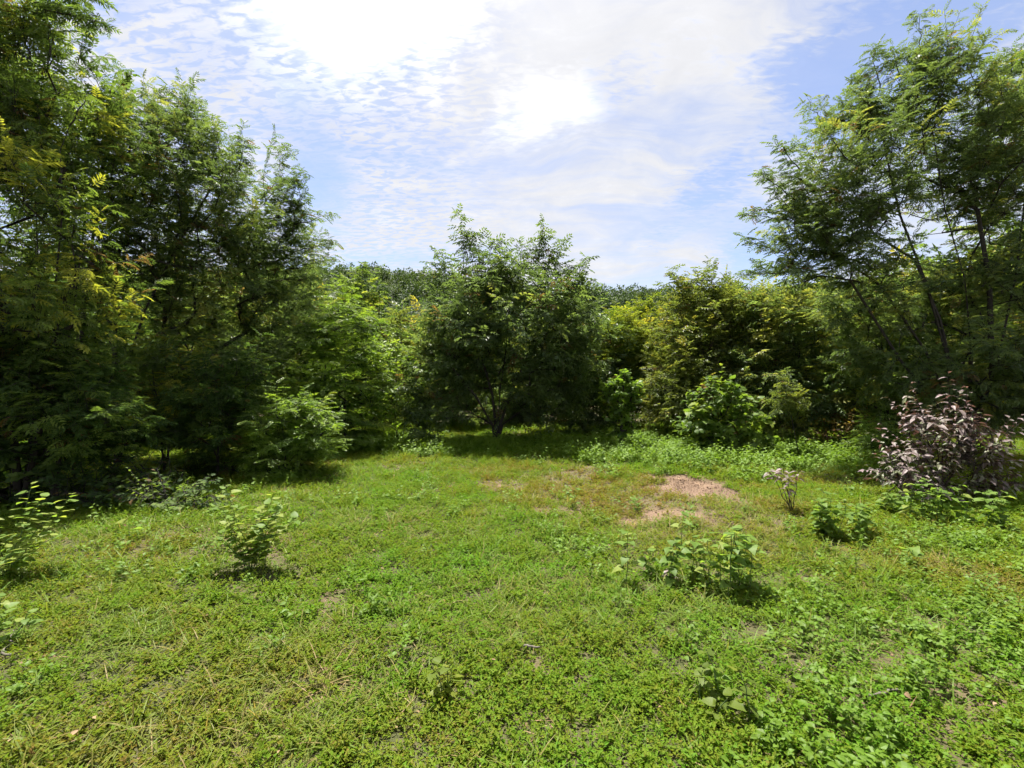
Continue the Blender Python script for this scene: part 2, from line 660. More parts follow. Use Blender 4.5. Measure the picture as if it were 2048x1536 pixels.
def plant(name, label, cat, base, targets, style='frond', mat='feather', bark='bark', group=None, stems=None,
          leaf=0.2, twig=0.5, twigs=5, per=8, flat=1.0, tip=0.006, rscale=1.0, plumes=(), tint=(0.42, 0.16), newgrowth=0.12,
          axis=None, low=0.25, up=0.8, droop=0.25, upn=0.9, lift=0.12, wob=0.05, step=0.45, parts=('trunk', 'crown'), rmax=9, shoots=.14, power=2.3, dead=.012):
    """a tree or shrub: stems grown towards points spread through its crown, with leafy twigs at each of them"""
    base = np.asarray(base, float)
    th = thing(name, label, cat, base, group)
    sk = Skeleton()
    root = sk.add(base - np.array([0, 0, .12]), -1)
    if stems is None:
        stems = [[base + np.array([0, 0, .5])]]
    for st in stems:
        sk.line(st, root)
    c0 = base + np.array([0, 0, low * (targets[:, 2].max() - base[2])]) if axis is None else np.asarray(axis, float)
    order = np.argsort(np.linalg.norm(targets - c0, axis=1))
    P, D, N, S, C = [], [], [], [], []
    tw_segs = []

    def leafy(a, b, n, lf, tone, r0=0.005):
        L = b - a
        ax = L / max(np.linalg.norm(L), 1e-6)
        bend = np.array([0, 0, -droop * .25]) * np.linalg.norm(L)
        mid = (a + b) / 2 - bend * .6
        side = nrm(np.array([ax[1], -ax[0], 0.02]) + 1e-6)
        u = (np.arange(n) + rng.uniform(.1, .9, n)) / n
        u = 0.08 + 0.92 * u
        q = ((1 - u) ** 2)[:, None] * a + (2 * u * (1 - u))[:, None] * mid + (u ** 2)[:, None] * b
        sg = np.where(np.arange(n) % 2 == 0, 1.0, -1.0)[:, None]
        dr = ax * (0.25 + 0.75 * u[:, None] ** 2) + sg * side * (1.0 - .55 * u[:, None] ** 2) + rng.normal(0, .28, (n, 3))
        dr[:, 2] = dr[:, 2] * flat - droop * rng.uniform(0, 1, n)
        nn = np.array([0, 0, upn]) + rng.normal(0, .34, (n, 3)) + ax * .5
        P.append(q)
        D.append(dr)
        N.append(nn)
        S.append(lf * rng.uniform(.6, 1.3, n) * rng.uniform(.8, 1.2))
        cc_ = np.maximum(tone + rng.normal(0, tint[1] * .5, n) + newgrowth * u, .06)
        C.append(np.where(rng.random(n) < dead, 0.0, cc_) if rng.random() > dead else np.zeros(n))
        tw_segs.append((a, mid, ax, ax, r0, r0 * .75, 3))
        tw_segs.append((mid, b, ax, ax, r0 * .75, r0 * .3, 3))

    for i in order:
        t = targets[i]
        sk.attach(t, up=up, lift=lift, wob=wob, step=step)
        outw = nrm(t - c0)
        m = max(1, int(round(rng.normal(twigs * DENS, .9))))
        tone = rng.normal(tint[0], tint[1])
        for _ in range(m):
            dd = outw * .75 + rng.normal(0, .62, 3) + np.array([0, 0, .12])
            dd[2] *= flat
            dd = nrm(dd)
            ln = twig * rng.uniform(.55, 1.25)
            leafy(t - dd * ln * .15, t + dd * ln, max(3, int(per * ln / twig)), leaf, tone)
        if shoots and rng.random() < shoots and t[2] > c0[2]:
            b2 = t + nrm(outw * .8 + rng.normal(0, .25, 3) + np.array([0, 0, .5])) * twig * rng.uniform(1.3, 2.2)
            leafy(t, b2, int(per * 2), leaf * .85, tone)
    for pl in plumes:                              # upright leafy shoots above the crown
        a, b = np.asarray(pl[0], float), np.asarray(pl[1], float)
        sk.attach(a, up=up)
        L = np.linalg.norm(b - a)
        tone = rng.normal(tint[0], tint[1] * .6)
        k = max(3, int(L / (leaf * .6)))
        pts = a + (b - a) * np.linspace(0, 1, k + 1)[:, None] + np.vstack([np.zeros(3), rng.normal(0, .03 * L, (k, 3)) * np.array([1, 1, .3])])
        for s in poly_tube(pts, .012, .003, 4):
            tw_segs.append(s)
        for j in range(1, k + 1):
            w_ = (0.95 - .55 * j / k) * twig
            for _ in range(2 if j < k else 3):
                dd = nrm(rng.normal(0, 1, 3) * np.array([1, 1, .25]) + np.array([0, 0, .55]))
                leafy(pts[j], pts[j] + dd * w_ * rng.uniform(.4, .8), max(3, int(per * .5)), leaf * .9, tone, .003)
    V, T = tubes(sk.mesh_segs(tip, rscale, power, rmax) + tw_segs)
    tr = obj(parts[0], mesh_tris(name + '_' + parts[0], V - base, T, smooth=True), M[bark], th)
    Pn, Dn, Nn, Sn, Cn = (np.concatenate(a) for a in (P, D, N, S, C))
    V2, T2, C2 = place_leaves(TPL[style], Pn, Dn, Nn, Sn, Cn)
    cr = obj(parts[1], mesh_tris(name + '_' + parts[1], V2 - base, T2, np.clip(C2, 0, 1)), M[mat], th)
    cr['kind'] = 'stuff'
    NTRI[0] += len(T) + len(T2)
    return th


def copy_tree(src, loc, rz, sc, label=None):
    r = src.copy()
    COL.objects.link(r)
    r.location = tuple(float(v) for v in loc)
    r.rotation_euler = (0, 0, rz)
    r.scale = (sc, sc, sc * random.uniform(.92, 1.1))
    if label:
        r['label'] = label
    for ch in src.children:
        c = ch.copy()
        COL.objects.link(c)
        c.parent = r
    return r

# ------------------------------------------------------------------ ground, hill
def ell(px, py, rx, ry):
    """an ellipse on the ground that covers a pixel ellipse"""
    c, d = foot(px, py)
    near, far = CH * F / (py + ry - 768), CH * F / (py - ry - 768)
    return c[0], (near + far) / 2, rx / F * d, (far - near) / 2


BARE = [ell(*q) + (q4,) for q, q4 in (((1392, 980, 80, 26), .92), ((1130, 1020, 50, 9), .5), ((1310, 1034, 80, 16), .4), ((945, 1017, 24, 6), .6),
        ((662, 1204, 24, 16), .9), ((985, 968, 36, 16), .35), ((1335, 1068, 40, 9), .45), ((560, 1420, 40, 16), .45), ((1140, 1522, 45, 18), .5), ((1690, 1420, 40, 18), .5),
        ((1090, 1330, 28, 14), .45), ((1560, 1440, 30, 14), .35), ((1010, 1300, 22, 10), .35))]
DRY = [ell(*q) + (q4,) for q, q4 in (((1110, 975, 170, 45), .85), ((1330, 1020, 260, 60), .85), ((1500, 1120, 300, 60), .25), ((1000, 1420, 240, 90), .28), ((560, 1380, 220, 90), .2),
        ((1480, 1420, 160, 60), .2), ((640, 930, 60, 14), .5), ((1180, 1260, 160, 50), .15), ((360, 1110, 160, 30), .25), ((1890, 1150, 150, 40), .3))]
LUSH = [ell(*q) + (q4,) for q, q4 in (((800, 1180, 240, 90), .35), ((1900, 1350, 260, 160), .45), ((1620, 1250, 200, 50), .25), ((900, 1010, 200, 50), .12), ((1700, 1480, 200, 80), .35),
        ((1950, 1090, 200, 30), .3), ((900, 900, 300, 16), .2))]


def emask(L, x, y, seed=0):
    m = np.zeros_like(x)
    wx = (fbm(x * 2.6, y * 2.6, 31 + seed, 4) - .5) * 1.7
    for cx, cy_, rx, ry, s in L:
        r = np.sqrt(((x - cx) / rx) ** 2 + ((y - cy_) / ry) ** 2) + wx
        m = np.maximum(m, s * (1 - sstep(r, .45, 1.35)))
    return m


def ground_material():
    m = bpy.data.materials.new('reddish_soil')
    m.use_nodes = True
    t = NT(m.node_tree)
    pos = t.n('ShaderNodeNewGeometry').outputs['Position']
    a = t.noise(pos, 1.3, 4, .6)
    b = t.noise(pos, 23, 5, .65)
    f = t.noise(pos, 95, 3, .6)
    col = t.ramp(t.math('ADD', t.math('MULTIPLY', a, .5), t.math('MULTIPLY', b, .5)), [(.30, (.080, .052, .036)), (.48, (.14, .092, .062)), (.66, (.215, .145, .098))])
    col = t.mix(t.maprange(f, .55, .72), col, (.27, .19, .135, 1))
    at_ = t.n('ShaderNodeAttribute', attribute_name='moss')
    col = t.mix(t.math('MULTIPLY', at_.outputs['Fac'], t.maprange(b, .3, .6, .55, 1)), col, (.052, .060, .020, 1))
    pr = t.n('ShaderNodeBsdfPrincipled')
    t.l(col, pr.inputs['Base Color'])
    pr.inputs['Roughness'].default_value = .95
    pr.inputs['Specular IOR Level'].default_value = .2
    bp = t.n('ShaderNodeBump')
    bp.inputs['Strength'].default_value = .8
    bp.inputs['Distance'].default_value = .025
    t.l(t.math('ADD', t.math('MULTIPLY', b, 1.0), t.math('MULTIPLY', f, .4)), bp.inputs['Height'])
    t.l(bp.outputs[0], pr.inputs['Normal'])
    out = t.n('ShaderNodeOutputMaterial')
    t.l(pr.outputs[0], out.inputs[0])
    return m


def grid_mesh(name, xs, ys, zf):
    X, Y = np.meshgrid(xs, ys)
    Z = zf(X, Y)
    V = np.stack([X, Y, Z], -1).reshape(-1, 3)
    nx, ny = len(xs), len(ys)
    i = (np.arange(ny - 1)[:, None] * nx + np.arange(nx - 1)[None]).ravel()
    T = np.concatenate([np.stack([i, i + 1, i + nx + 1], 1), np.stack([i, i + nx + 1, i + nx], 1)])
    return mesh_tris(name, V, T, smooth=True)


def spaced(lim, near, k=1.16, step=.2):
    v = [0.0]
    while v[-1] < lim:
        v.append(v[-1] + (step if v[-1] < near else step * (1 + (v[-1] - near) * .25)))
    return np.array(v)


xs = spaced(900, 14)
xs = np.concatenate([-xs[:0:-1], xs])
ys = spaced(900, 16) - 4.0
gme = grid_mesh('ground', xs, np.concatenate([-spaced(900, 2)[:0:-1] - 4.0, ys]), gh)
nv = len(gme.vertices)
co = np.empty(nv * 3, np.float32)
gme.vertices.foreach_get('co', co)
co = co.reshape(-1, 3).astype(float)
moss = np.clip(1.05 - 1.6 * emask(BARE, co[:, 0], co[:, 1]) - .55 * emask(DRY, co[:, 0], co[:, 1]), 0, 1)
moss *= sstep(fbm(co[:, 0] * .9, co[:, 1] * .9, 77, 3), .25, .5) * .6 + .4
ma = gme.attributes.new('moss', 'FLOAT', 'POINT')
ma.data.foreach_set('value', moss.astype(np.float32))
ground = tag(obj('ground', gme, ground_material()), kind='structure')


def hill_h(x, y):
    ridge = 47 + 5 * np.exp(-((x + 55) / 40) ** 2) + (fbm(x * .012 + 3, y * .0 + 1, 9, 3) - .5) * 10 - 3 * sstep(x, -20, 40) + 5 * sstep(x, 120, 220)
    up = sstep(y, 70, 225) * (1 - .75 * sstep(y, 240, 420))
    return ridge * up + (fbm(x * .05, y * .05, 15, 3) - .5) * 5 * up - 1.5


hill_m = bpy.data.materials.new('hill_undergrowth')
hill_m.use_nodes = True
hp = hill_m.node_tree.nodes['Principled BSDF']
ht = hill_m.node_tree.nodes.new('ShaderNodeTexNoise')
ht.inputs['Scale'].default_value = 60
hr = hill_m.node_tree.nodes.new('ShaderNodeValToRGB')
hr.color_ramp.elements[0].color = (.02, .035, .012, 1)
hr.color_ramp.elements[1].color = (.06, .085, .025, 1)
hill_m.node_tree.links.new(ht.outputs['Fac'], hr.inputs[0])
hill_m.node_tree.links.new(hr.outputs[0], hp.inputs['Base Color'])
hp.inputs['Roughness'].default_value = .95
hill = tag(obj('hill', grid_mesh('hill', np.linspace(-520, 620, 130), np.linspace(66, 520, 90), hill_h), hill_m), kind='structure')

# ------------------------------------------------------------------ things that nobody could count: scattered by geometry nodes


def scatter_group(coll):
    ng = bpy.data.node_groups.new('scatter_' + coll.name, 'GeometryNodeTree')
    ng.interface.new_socket('Geometry', in_out='INPUT', socket_type='NodeSocketGeometry')
    ng.interface.new_socket('Geometry', in_out='OUTPUT', socket_type='NodeSocketGeometry')
    gi, go = ng.nodes.new('NodeGroupInput'), ng.nodes.new('NodeGroupOutput')
    ci = ng.nodes.new('GeometryNodeCollectionInfo')
    ci.inputs['Collection'].default_value = coll
    ci.inputs['Separate Children'].default_value = True
    ci.inputs['Reset Children'].default_value = True
    iop = ng.nodes.new('GeometryNodeInstanceOnPoints')
    iop.inputs['Pick Instance'].default_value = True

    def named(kind, nm):
        a = ng.nodes.new('GeometryNodeInputNamedAttribute')
        a.data_type = kind
        a.inputs['Name'].default_value = nm
        return a.outputs['Attribute']
    L = ng.links.new
    L(gi.outputs[0], iop.inputs['Points'])
    L(ci.outputs[0], iop.inputs['Instance'])
    L(named('INT', 'idx'), iop.inputs['Instance Index'])
    L(named('FLOAT_VECTOR', 'rot'), iop.inputs['Rotation'])
    L(named('FLOAT_VECTOR', 'scl'), iop.inputs['Scale'])
    L(iop.outputs[0], go.inputs[0])
    return ng


def scatter(name, label, protos, P, rot, scl, tint, mat, cat=None):
    coll = bpy.data.collections.new(name + '_pieces')
    for k, me in enumerate(protos):
        if not me.materials:
            me.materials.append(mat)
        coll.objects.link(bpy.data.objects.new('%s_piece_%02d' % (name, k), me))
    me = bpy.data.meshes.new(name)
    me.vertices.add(len(P))
    me.vertices.foreach_set('co', np.ascontiguousarray(P, np.float32).ravel())
    for nm, kd, fld, v in (('rot', 'FLOAT_VECTOR', 'vector', rot), ('scl', 'FLOAT_VECTOR', 'vector', scl), ('tint', 'FLOAT', 'value', tint)):
        a = me.attributes.new(nm, kd, 'POINT')
        a.data.foreach_set(fld, np.ascontiguousarray(v, np.float32).ravel())
    a = me.attributes.new('idx', 'INT', 'POINT')
    a.data.foreach_set('value', rng.integers(0, len(protos), len(P)).astype(np.int32))
    o = obj(name, me, mat)
    md = o.modifiers.new('scatter', 'NODES')
    md.node_group = scatter_group(coll)
    return tag(o, label, cat, kind='stuff')


def shapes_to_mesh(name, parts, tints):
    V, T = join(parts)
    tt = np.concatenate([np.full(len(p[1]), c) for p, c in zip(parts, tints)])
    return mesh_tris(name, V, T, tt)


def orient(tpl, p, d, n, s):
    v, t = tpl
    d = np.asarray(d, float)
    d = d / np.linalg.norm(d)
    y = np.cross(n, d)
    y /= max(np.linalg.norm(y), 1e-6)
    z = np.cross(d, y)
    return np.asarray(p) + s * (v[:, 0:1] * d + v[:, 1:2] * y + v[:, 2:3] * z), t


def strip(p, d, L, w, curve, n=3):
    """a curved grass blade"""
    d = np.asarray(d, float)
    side = np.cross(d, (0, 0, 1.0))
    side = side / max(np.linalg.norm(side), 1e-6)
    flat = np.array([d[0], d[1], 0])
    flat /= max(np.linalg.norm(flat), 1e-6)
    V = []
    for i in range(n):
        u = i / n
        c = np.asarray(p) + d * L * u + (flat * .6 - np.array([0, 0, 1.0])) * curve * L * u * u
        V += [c - side * w * (1 - .5 * u) / 2, c + side * w * (1 - .5 * u) / 2]
    V.append(np.asarray(p) + d * L + (flat * .6 - np.array([0, 0, 1.0])) * curve * L)
    T = []
    for i in range(n - 1):
        a = 2 * i
        T += [(a, a + 1, a + 3), (a, a + 3, a + 2)]
    T.append((2 * n - 2, 2 * n - 1, 2 * n))
    return np.array(V), np.array(T)


def rdir(zmin, zmax):
    a = random.uniform(0, 2 * math.pi)
    z = random.uniform(zmin, zmax)
    r = math.sqrt(max(0, 1 - z * z))
    return np.array([math.cos(a) * r, math.sin(a) * r, z])


def weed_tuft(k):
    parts, tn = [], []
    for s in range(11):
        a = random.uniform(0, 6.28)
        q = np.array([math.cos(a), math.sin(a), 0]) * random.uniform(0, .07)
        d = nrm(rdir(.35, .95) + np.array([0, 0, .2]))
        L = random.uniform(.03, .085)
        tone = random.gauss(.5, .10)
        for j in range(5):
            u = .35 + .65 * j / 4
            ld = nrm(rdir(-.05, .5) + d * .3)
            parts.append(orient(leaflet(1, .52, fold=.3, droop=.15), q + d * L * u, ld, nrm(np.array([0, 0, 1.0]) + rdir(-.2, .2) * .45), random.uniform(.012, .026)))
            tn.append(tone + random.gauss(0, .05))
    return shapes_to_mesh('weed_tuft', parts, tn)


def grass_tuft(k, n=22, lo=.06, hi=.20):
    parts, tn = [], []
    for s in range(n):
        a = random.uniform(0, 6.28)
        q = np.array([math.cos(a), math.sin(a), 0]) * random.uniform(0, .05)
        d = nrm(rdir(.35, .95))
        parts.append(strip(q, d, random.uniform(lo, hi), random.uniform(.004, .0075), random.uniform(.1, .75)))
        tn.append(.5 + random.gauss(0, .10) - (.35 if random.random() < .12 else 0))
    return shapes_to_mesh('grass_tuft', parts, tn)


def leafy_weed(k, h=(.10, .24), leaf=(.030, .06), stems=4, w=.5):
    parts, tn = [], []
    for s in range(stems):
        a = random.uniform(0, 6.28)
        q = np.array([math.cos(a), math.sin(a), 0]) * random.uniform(0, .07)
        d = nrm(rdir(.65, .98))
        L = random.uniform(*h)
        parts.append(strip(q, d, L, .004, .0, 2))
        tn.append(.45)
        m = random.randint(6, 9)
        tone = random.gauss(.5, .09)
        for j in range(m):
            u = .25 + .75 * j / (m - 1)
            ld = nrm(rdir(-.1, .4) + np.array([0, 0, .3 * u]))
            parts.append(orient(random.choice(TPL['oval']), q + d * L * u, ld, nrm(np.array([0, 0, 1.0]) + rdir(-.2, .2) * .4), random.uniform(*leaf) * (1.15 - .3 * u)))
            tn.append(tone + .08 * u + random.gauss(0, .04))
    return shapes_to_mesh('leafy_weed', parts, tn)


def litter(k):
    parts, tn = [], []
    for s in range(7):
        q = np.array([random.uniform(-.12, .12), random.uniform(-.12, .12), random.uniform(.004, .03)])
        d = nrm(rdir(-.12, .2))
        if random.random() < .5:
            parts.append(strip(q, d, random.uniform(.05, .14), .004, .05, 2))
        else:
            parts.append(orient(random.choice(TPL['oval']), q, d, nrm(np.array([0, 0, 1.0]) + rdir(-.3, .3) * .6), random.uniform(.015, .032)))
        tn.append(random.uniform(.1, .6))
    return shapes_to_mesh('litter', parts, tn)


def cover_points(dens, dmin=1.3, dmax=17, side=1.32, seed=1):
    """points over the clearing, thinner with distance as the tufts get larger; density per square metre at 3 m"""
    r = np.random.default_rng(seed)
    n = int(dens * 330)
    u = r.random(n)
    # distance law: density ~ d^-1 so that points per metre of depth stay even
    d = dmin + (dmax - dmin) * u ** 1.08
    x = (r.random(n) * 2 - 1) * (side * d + 1.2)
    keep = r.random(n) < np.clip((d / 17) ** .25, 0, 1)
    return x[keep], d[keep]


def cover(name, label, protos, x, y, prob, sc, tint, mat, grow=.06, tilt=.14, seed=5):
    r = np.random.default_rng(seed)
    k = r.random(len(x)) < prob
    x, y, tint = x[k], y[k], tint[k]
    s = sc * r.uniform(.7, 1.3, len(x)) * (1 + grow * np.maximum(0, y - 2.5))
    P = np.stack([x, y, gh(x, y) - .004], 1)
    rot = np.stack([r.normal(0, tilt, len(x)), r.normal(0, tilt, len(x)), r.uniform(0, 6.28, len(x))], 1)
    S = np.stack([s, s, s * r.uniform(.75, 1.2, len(x))], 1)
    return scatter(name, label, protos, P, rot, S, tint + r.normal(0, .07, len(x)), mat)


GC = [(0.0, (.19, .115, .042)), (.25, (.170, .145, .026)), (.5, (.138, .178, .016)), (.75, (.114, .190, .014)), (1.0, (.10, .215, .016))]
M['cover'] = leaf_material('ground_leaf', GC, trans=.4, rough=.6, spec=.10, where='INSTANCER')
GG = [(0.0, (.25, .195, .08)), (.2, (.175, .172, .04)), (.45, (.130, .172, .026)), (1.0, (.095, .19, .022))]
M['grass'] = leaf_material('grass_blade', GG, trans=.4, rough=.5, spec=.14, where='INSTANCER')
M['weed'] = leaf_material('weed_leaf', [(0.0, (.08, .11, .016)), (.5, (.105, .185, .020)), (1.0, (.15, .235, .026))], trans=.4, rough=.5, spec=.22, where='INSTANCER')
M['litter'] = leaf_material('dry_litter', [(0.0, (.10, .06, .035)), (.5, (.24, .165, .095)), (1.0, (.42, .33, .21))], trans=.1, rough=.8, spec=.1, where='INSTANCER')


def px_of(x, y):
    return 1024 + F * x / y, 768 + F * CH / y


x, y = cover_points(200, seed=2)
bare, dry, lush = emask(BARE, x, y), emask(DRY, x, y, 5), emask(LUSH, x, y, 9)
patchy = fbm(x * .8, y * .8, 51, 4)
tone = .64 + (fbm(x * .55, y * .55, 61, 4) - .5) * .55 + (fbm(x * 2.5, y * 2.5, 63, 2) - .5) * .35 - .42 * dry + .28 * lush
ppx, ppy = px_of(x, y)
grassy = sstep(fbm(x * .6 + 5, y * .6, 71, 3) + .22 * sstep(700 - ppx, -200, 300) * sstep(ppy, 1050, 1250), .50, .68)
cover('ground_cover', 'low carpet of small leaved green weeds over the clearing', [weed_tuft(k) for k in range(9)], x, y,
      np.clip((1.0 - 1.15 * bare - .28 * dry) * (.35 + .75 * sstep(patchy, .22, .45)) * (1 - .45 * grassy) + .35 * lush, 0, 1) * (1 - .9 * sstep(bare, .55, .85)), 1.0, tone, M['cover'], seed=3)
x, y = cover_points(68, dmax=13, seed=4)
bare, dry = emask(BARE, x, y), emask(DRY, x, y, 5)
ppx, ppy = px_of(x, y)
gz = sstep(fbm(x * .6 + 5, y * .6, 71, 3) + .22 * sstep(700 - ppx, -200, 300) * sstep(ppy, 1050, 1250), .46, .66)
tone = .56 + (fbm(x * .8, y * .8, 81, 3) - .5) * .6 - .25 * dry
cover('grass', 'tufts of thin grass with straw coloured blades among the weeds', [grass_tuft(k) for k in range(8)], x, y, np.clip(.14 + .95 * gz * (.35 + .65 * (fbm(x * 2.2, y * 2.2, 87, 2) > .47)) - bare, 0, 1), .95, tone, M['grass'], grow=.05, seed=6)
x, y = cover_points(16, dmax=10, seed=14)
cover('dry_litter', 'dry stalks and fallen brown leaves lying on the soil', [litter(k) for k in range(6)], x, y,
      np.clip(.25 + .5 * emask(DRY, x, y, 5) + .5 * emask(BARE, x, y), 0, 1) * (fbm(x * 1.2, y * 1.2, 91, 2) > .42), 1.0, np.full(len(x), .5), M['litter'], seed=15)

def crumb(k):
    r = np.random.default_rng(700 + k)
    parts, tn = [], []
    octa = np.array([[1, 0, 0], [-1, 0, 0], [0, 1, 0], [0, -1, 0], [0, 0, 1], [0, 0, -1]], float)
    ot = np.array([[0, 2, 4], [2, 1, 4], [1, 3, 4], [3, 0, 4], [2, 0, 5], [1, 2, 5], [3, 1, 5], [0, 3, 5]])
    for j in range(9):
        sz = r.uniform(.003, .011)
        parts.append((octa * sz * r.uniform(.6, 1.2, (6, 3)) + np.array([r.uniform(-.1, .1), r.uniform(-.1, .1), sz * .3]), ot))
        tn.append(r.uniform(.25, .75))
    return shapes_to_mesh('soil_crumb', parts, tn)


M['crumb'] = leaf_material('soil_crumb', [(0.0, (.07, .045, .03)), (.5, (.17, .115, .08)), (1.0, (.33, .25, .19))], trans=0.0, rough=.95, spec=.1, where='INSTANCER')
x, y = cover_points(60, dmax=9, seed=24)
cover('soil_crumbs', 'crumbs and small pebbles of soil on the bare patches', [crumb(k) for k in range(5)], x, y, np.clip(1.3 * emask(BARE, x, y) - .2, 0, 1), 1.0, np.full(len(x), .5), M['crumb'], seed=25)

# taller leafy weeds: the right foreground and the belt in front of the bushes
x, y = cover_points(30, dmax=16, seed=21)
ppx, ppy = px_of(x, y)
rf = sstep(ppx + (fbm(x, y, 99, 3) - .5) * 700, 1420, 1900) * sstep(ppy, 1060, 1240)
rb = emask([ell(*q) + (s,) for q, s in (((1900, 1090, 220, 40), .9), ((1660, 1085, 90, 22), .5), ((470, 1160, 90, 24), .4), ((1430, 1190, 110, 24), .45), ((1260, 1165, 60, 16), .3), ((200, 1110, 240, 30), .5), ((900, 905, 300, 14), .7))], x, y, 3)
few = (fbm(x * 1.4, y * 1.4, 111, 2) > .56) * .3
cover('leafy_weeds', 'ankle high leafy green weeds thickest in the right foreground', [leafy_weed(k) for k in range(8)], x, y,
      np.clip(.75 * rf + rb + few - emask(BARE, x, y), 0, 1), .85, .5 + (fbm(x, y, 121, 3) - .5) * .6, M['weed'], grow=.045, seed=22)
r_ = np.random.default_rng(33)
n = 11000
x, y = r_.uniform(-6, 12, n), r_.uniform(7.2, 14.5, n)
belt = emask([ell(*q) + (s,) for q, s in (((1420, 915, 260, 32), 1.0), ((1300, 900, 90, 28), 1.0), ((1580, 915, 130, 24), .9), ((860, 896, 190, 15), .8), ((1120, 893, 160, 10), .35), ((1800, 960, 120, 16), .5), ((660, 915, 60, 12), .5))], x, y, 8)
cover('weed_belt', 'knee high belt of pale green weeds in front of the bushes', [leafy_weed(k, (.16, .42), (.05, .09), 4) for k in range(8)], x, y, belt, .9,
      .62 + (fbm(x * .9, y * .9, 131, 3) - .5) * .7, M['weed'], grow=0, seed=34)


def crown_clump(k, n=260, leaf=.20):
    """a far tree crown: leaf sprays over a lumpy dome, unit radius"""
    r = np.random.default_rng(500 + k)
    lobes = nrm(r.normal(size=(9, 3))) * .55
    lobes[:, 2] = np.abs(lobes[:, 2]) * .9
    c = lobes[r.integers(0, 9, n)]
    u = nrm(r.normal(size=(n, 3)))
    P = c + u * .45 * (r.random((n, 1)) ** .35)
    D = nrm(u + r.normal(0, .5, (n, 3)) + np.array([0, 0, .1]))
    N = nrm(np.array([0, 0, .8]) + u * .5 + r.normal(0, .3, (n, 3)))
    V, T, C = place_leaves(TPL['oval'], P, D, N, leaf * r.uniform(.7, 1.3, n), .5 + .12 * r.normal(size=n))
    return mesh_tris('far_crown', V, T, C)


M['far'] = leaf_material('far_leaf', [(0.0, (.032, .054, .022)), (.45, (.064, .100, .036)), (.8, (.110, .148, .042)), (1.0, (.17, .19, .05))], trans=.25, rough=.6, spec=.25, where='INSTANCER')
clumps = [crown_clump(k) for k in range(6)]
r_ = np.random.default_rng(44)
n = 6500
y = 70 + 190 * r_.random(n) ** .9
x = (r_.random(n) * 2 - 1) * 1.25 * y + 10
z = hill_h(x, y)
s = 1.6 + 3.6 * r_.random(n) ** 2.2
M['hill'] = leaf_material('hill_leaf', [(0.0, (.024, .046, .020)), (.45, (.046, .078, .030)), (.8, (.080, .116, .036)), (1.0, (.13, .155, .045))], trans=.25, rough=.6, spec=.25, where='INSTANCER')
hill_crowns = [m.copy() for m in clumps]
scatter('hill_forest', 'dense green forest covering the distant hill', hill_crowns, np.stack([x, y, z + s * .55], 1), np.stack([r_.normal(0, .15, n), r_.normal(0, .15, n), r_.uniform(0, 6.28, n)], 1),
        np.stack([s, s, s * r_.uniform(.8, 1.35, n)], 1), .45 + .2 * r_.normal(size=n), M['hill'])
n = 2600
y = 21 + 56 * r_.random(n) ** .8
x = (r_.random(n) * 2 - 1) * 1.35 * y
top = 3.2 + (fbm(x * .09, y * .09, 141, 2) - .5) * 2.5 + 1.6 * sstep(-x / y, .1, .35) + .8 * sstep(x / y, .5, .7)
z = top * r_.random(n) ** .7
s = r_.uniform(.9, 1.9, n)
big = [crown_clump(20 + k, 420, .15) for k in range(5)]
scatter('far_wood', 'mass of mixed green trees filling the flat land behind the clearing', big, np.stack([x, y, z], 1), np.stack([r_.normal(0, .2, n), r_.normal(0, .2, n), r_.uniform(0, 6.28, n)], 1),
        np.stack([s, s, s * r_.uniform(.8, 1.2, n)], 1), .5 + .2 * (fbm(x * .15, y * .15, 151, 2) - .5) + .14 * r_.normal(size=n), M['far'])
# ------------------------------------------------------------------ the trees round the clearing
def stem_line(b, pts):
    """points of a leaning stem given by (px, py, distance)"""
    return [at(*q) for q in pts]


def tree(name, label, fx, fy, blobs, n, d=None, stems=None, plumes=(), dsc=1.0, gap=.0, seed=0, group=None, cat='tree', shell=1.6, **kw):
    b, dd = foot(fx, fy)
    if d is not None:
        b = np.array([(fx - 1024) / F * d, d, 0.0])
        b[2] = float(gh(b[0], b[1]))
        dd = d
    T = sample_blobs(blobs, n, dd, dsc, gap, seed, shell)
    T[:, 2] = np.maximum(T[:, 2], b[2] + .12)
    st = None
    if stems:
        st = [[at(q[0], q[1], dd + (q[2] if len(q) > 2 else 0)) for q in s] for s in stems]
    pl = [(at(a[0], a[1], dd + (a[4] if len(a) > 4 else 0)), at(a[2], a[3], dd + (a[4] if len(a) > 4 else 0))) for a in plumes]
    return plant(name, label, cat, b, T, stems=st, plumes=pl, group=group, **kw)


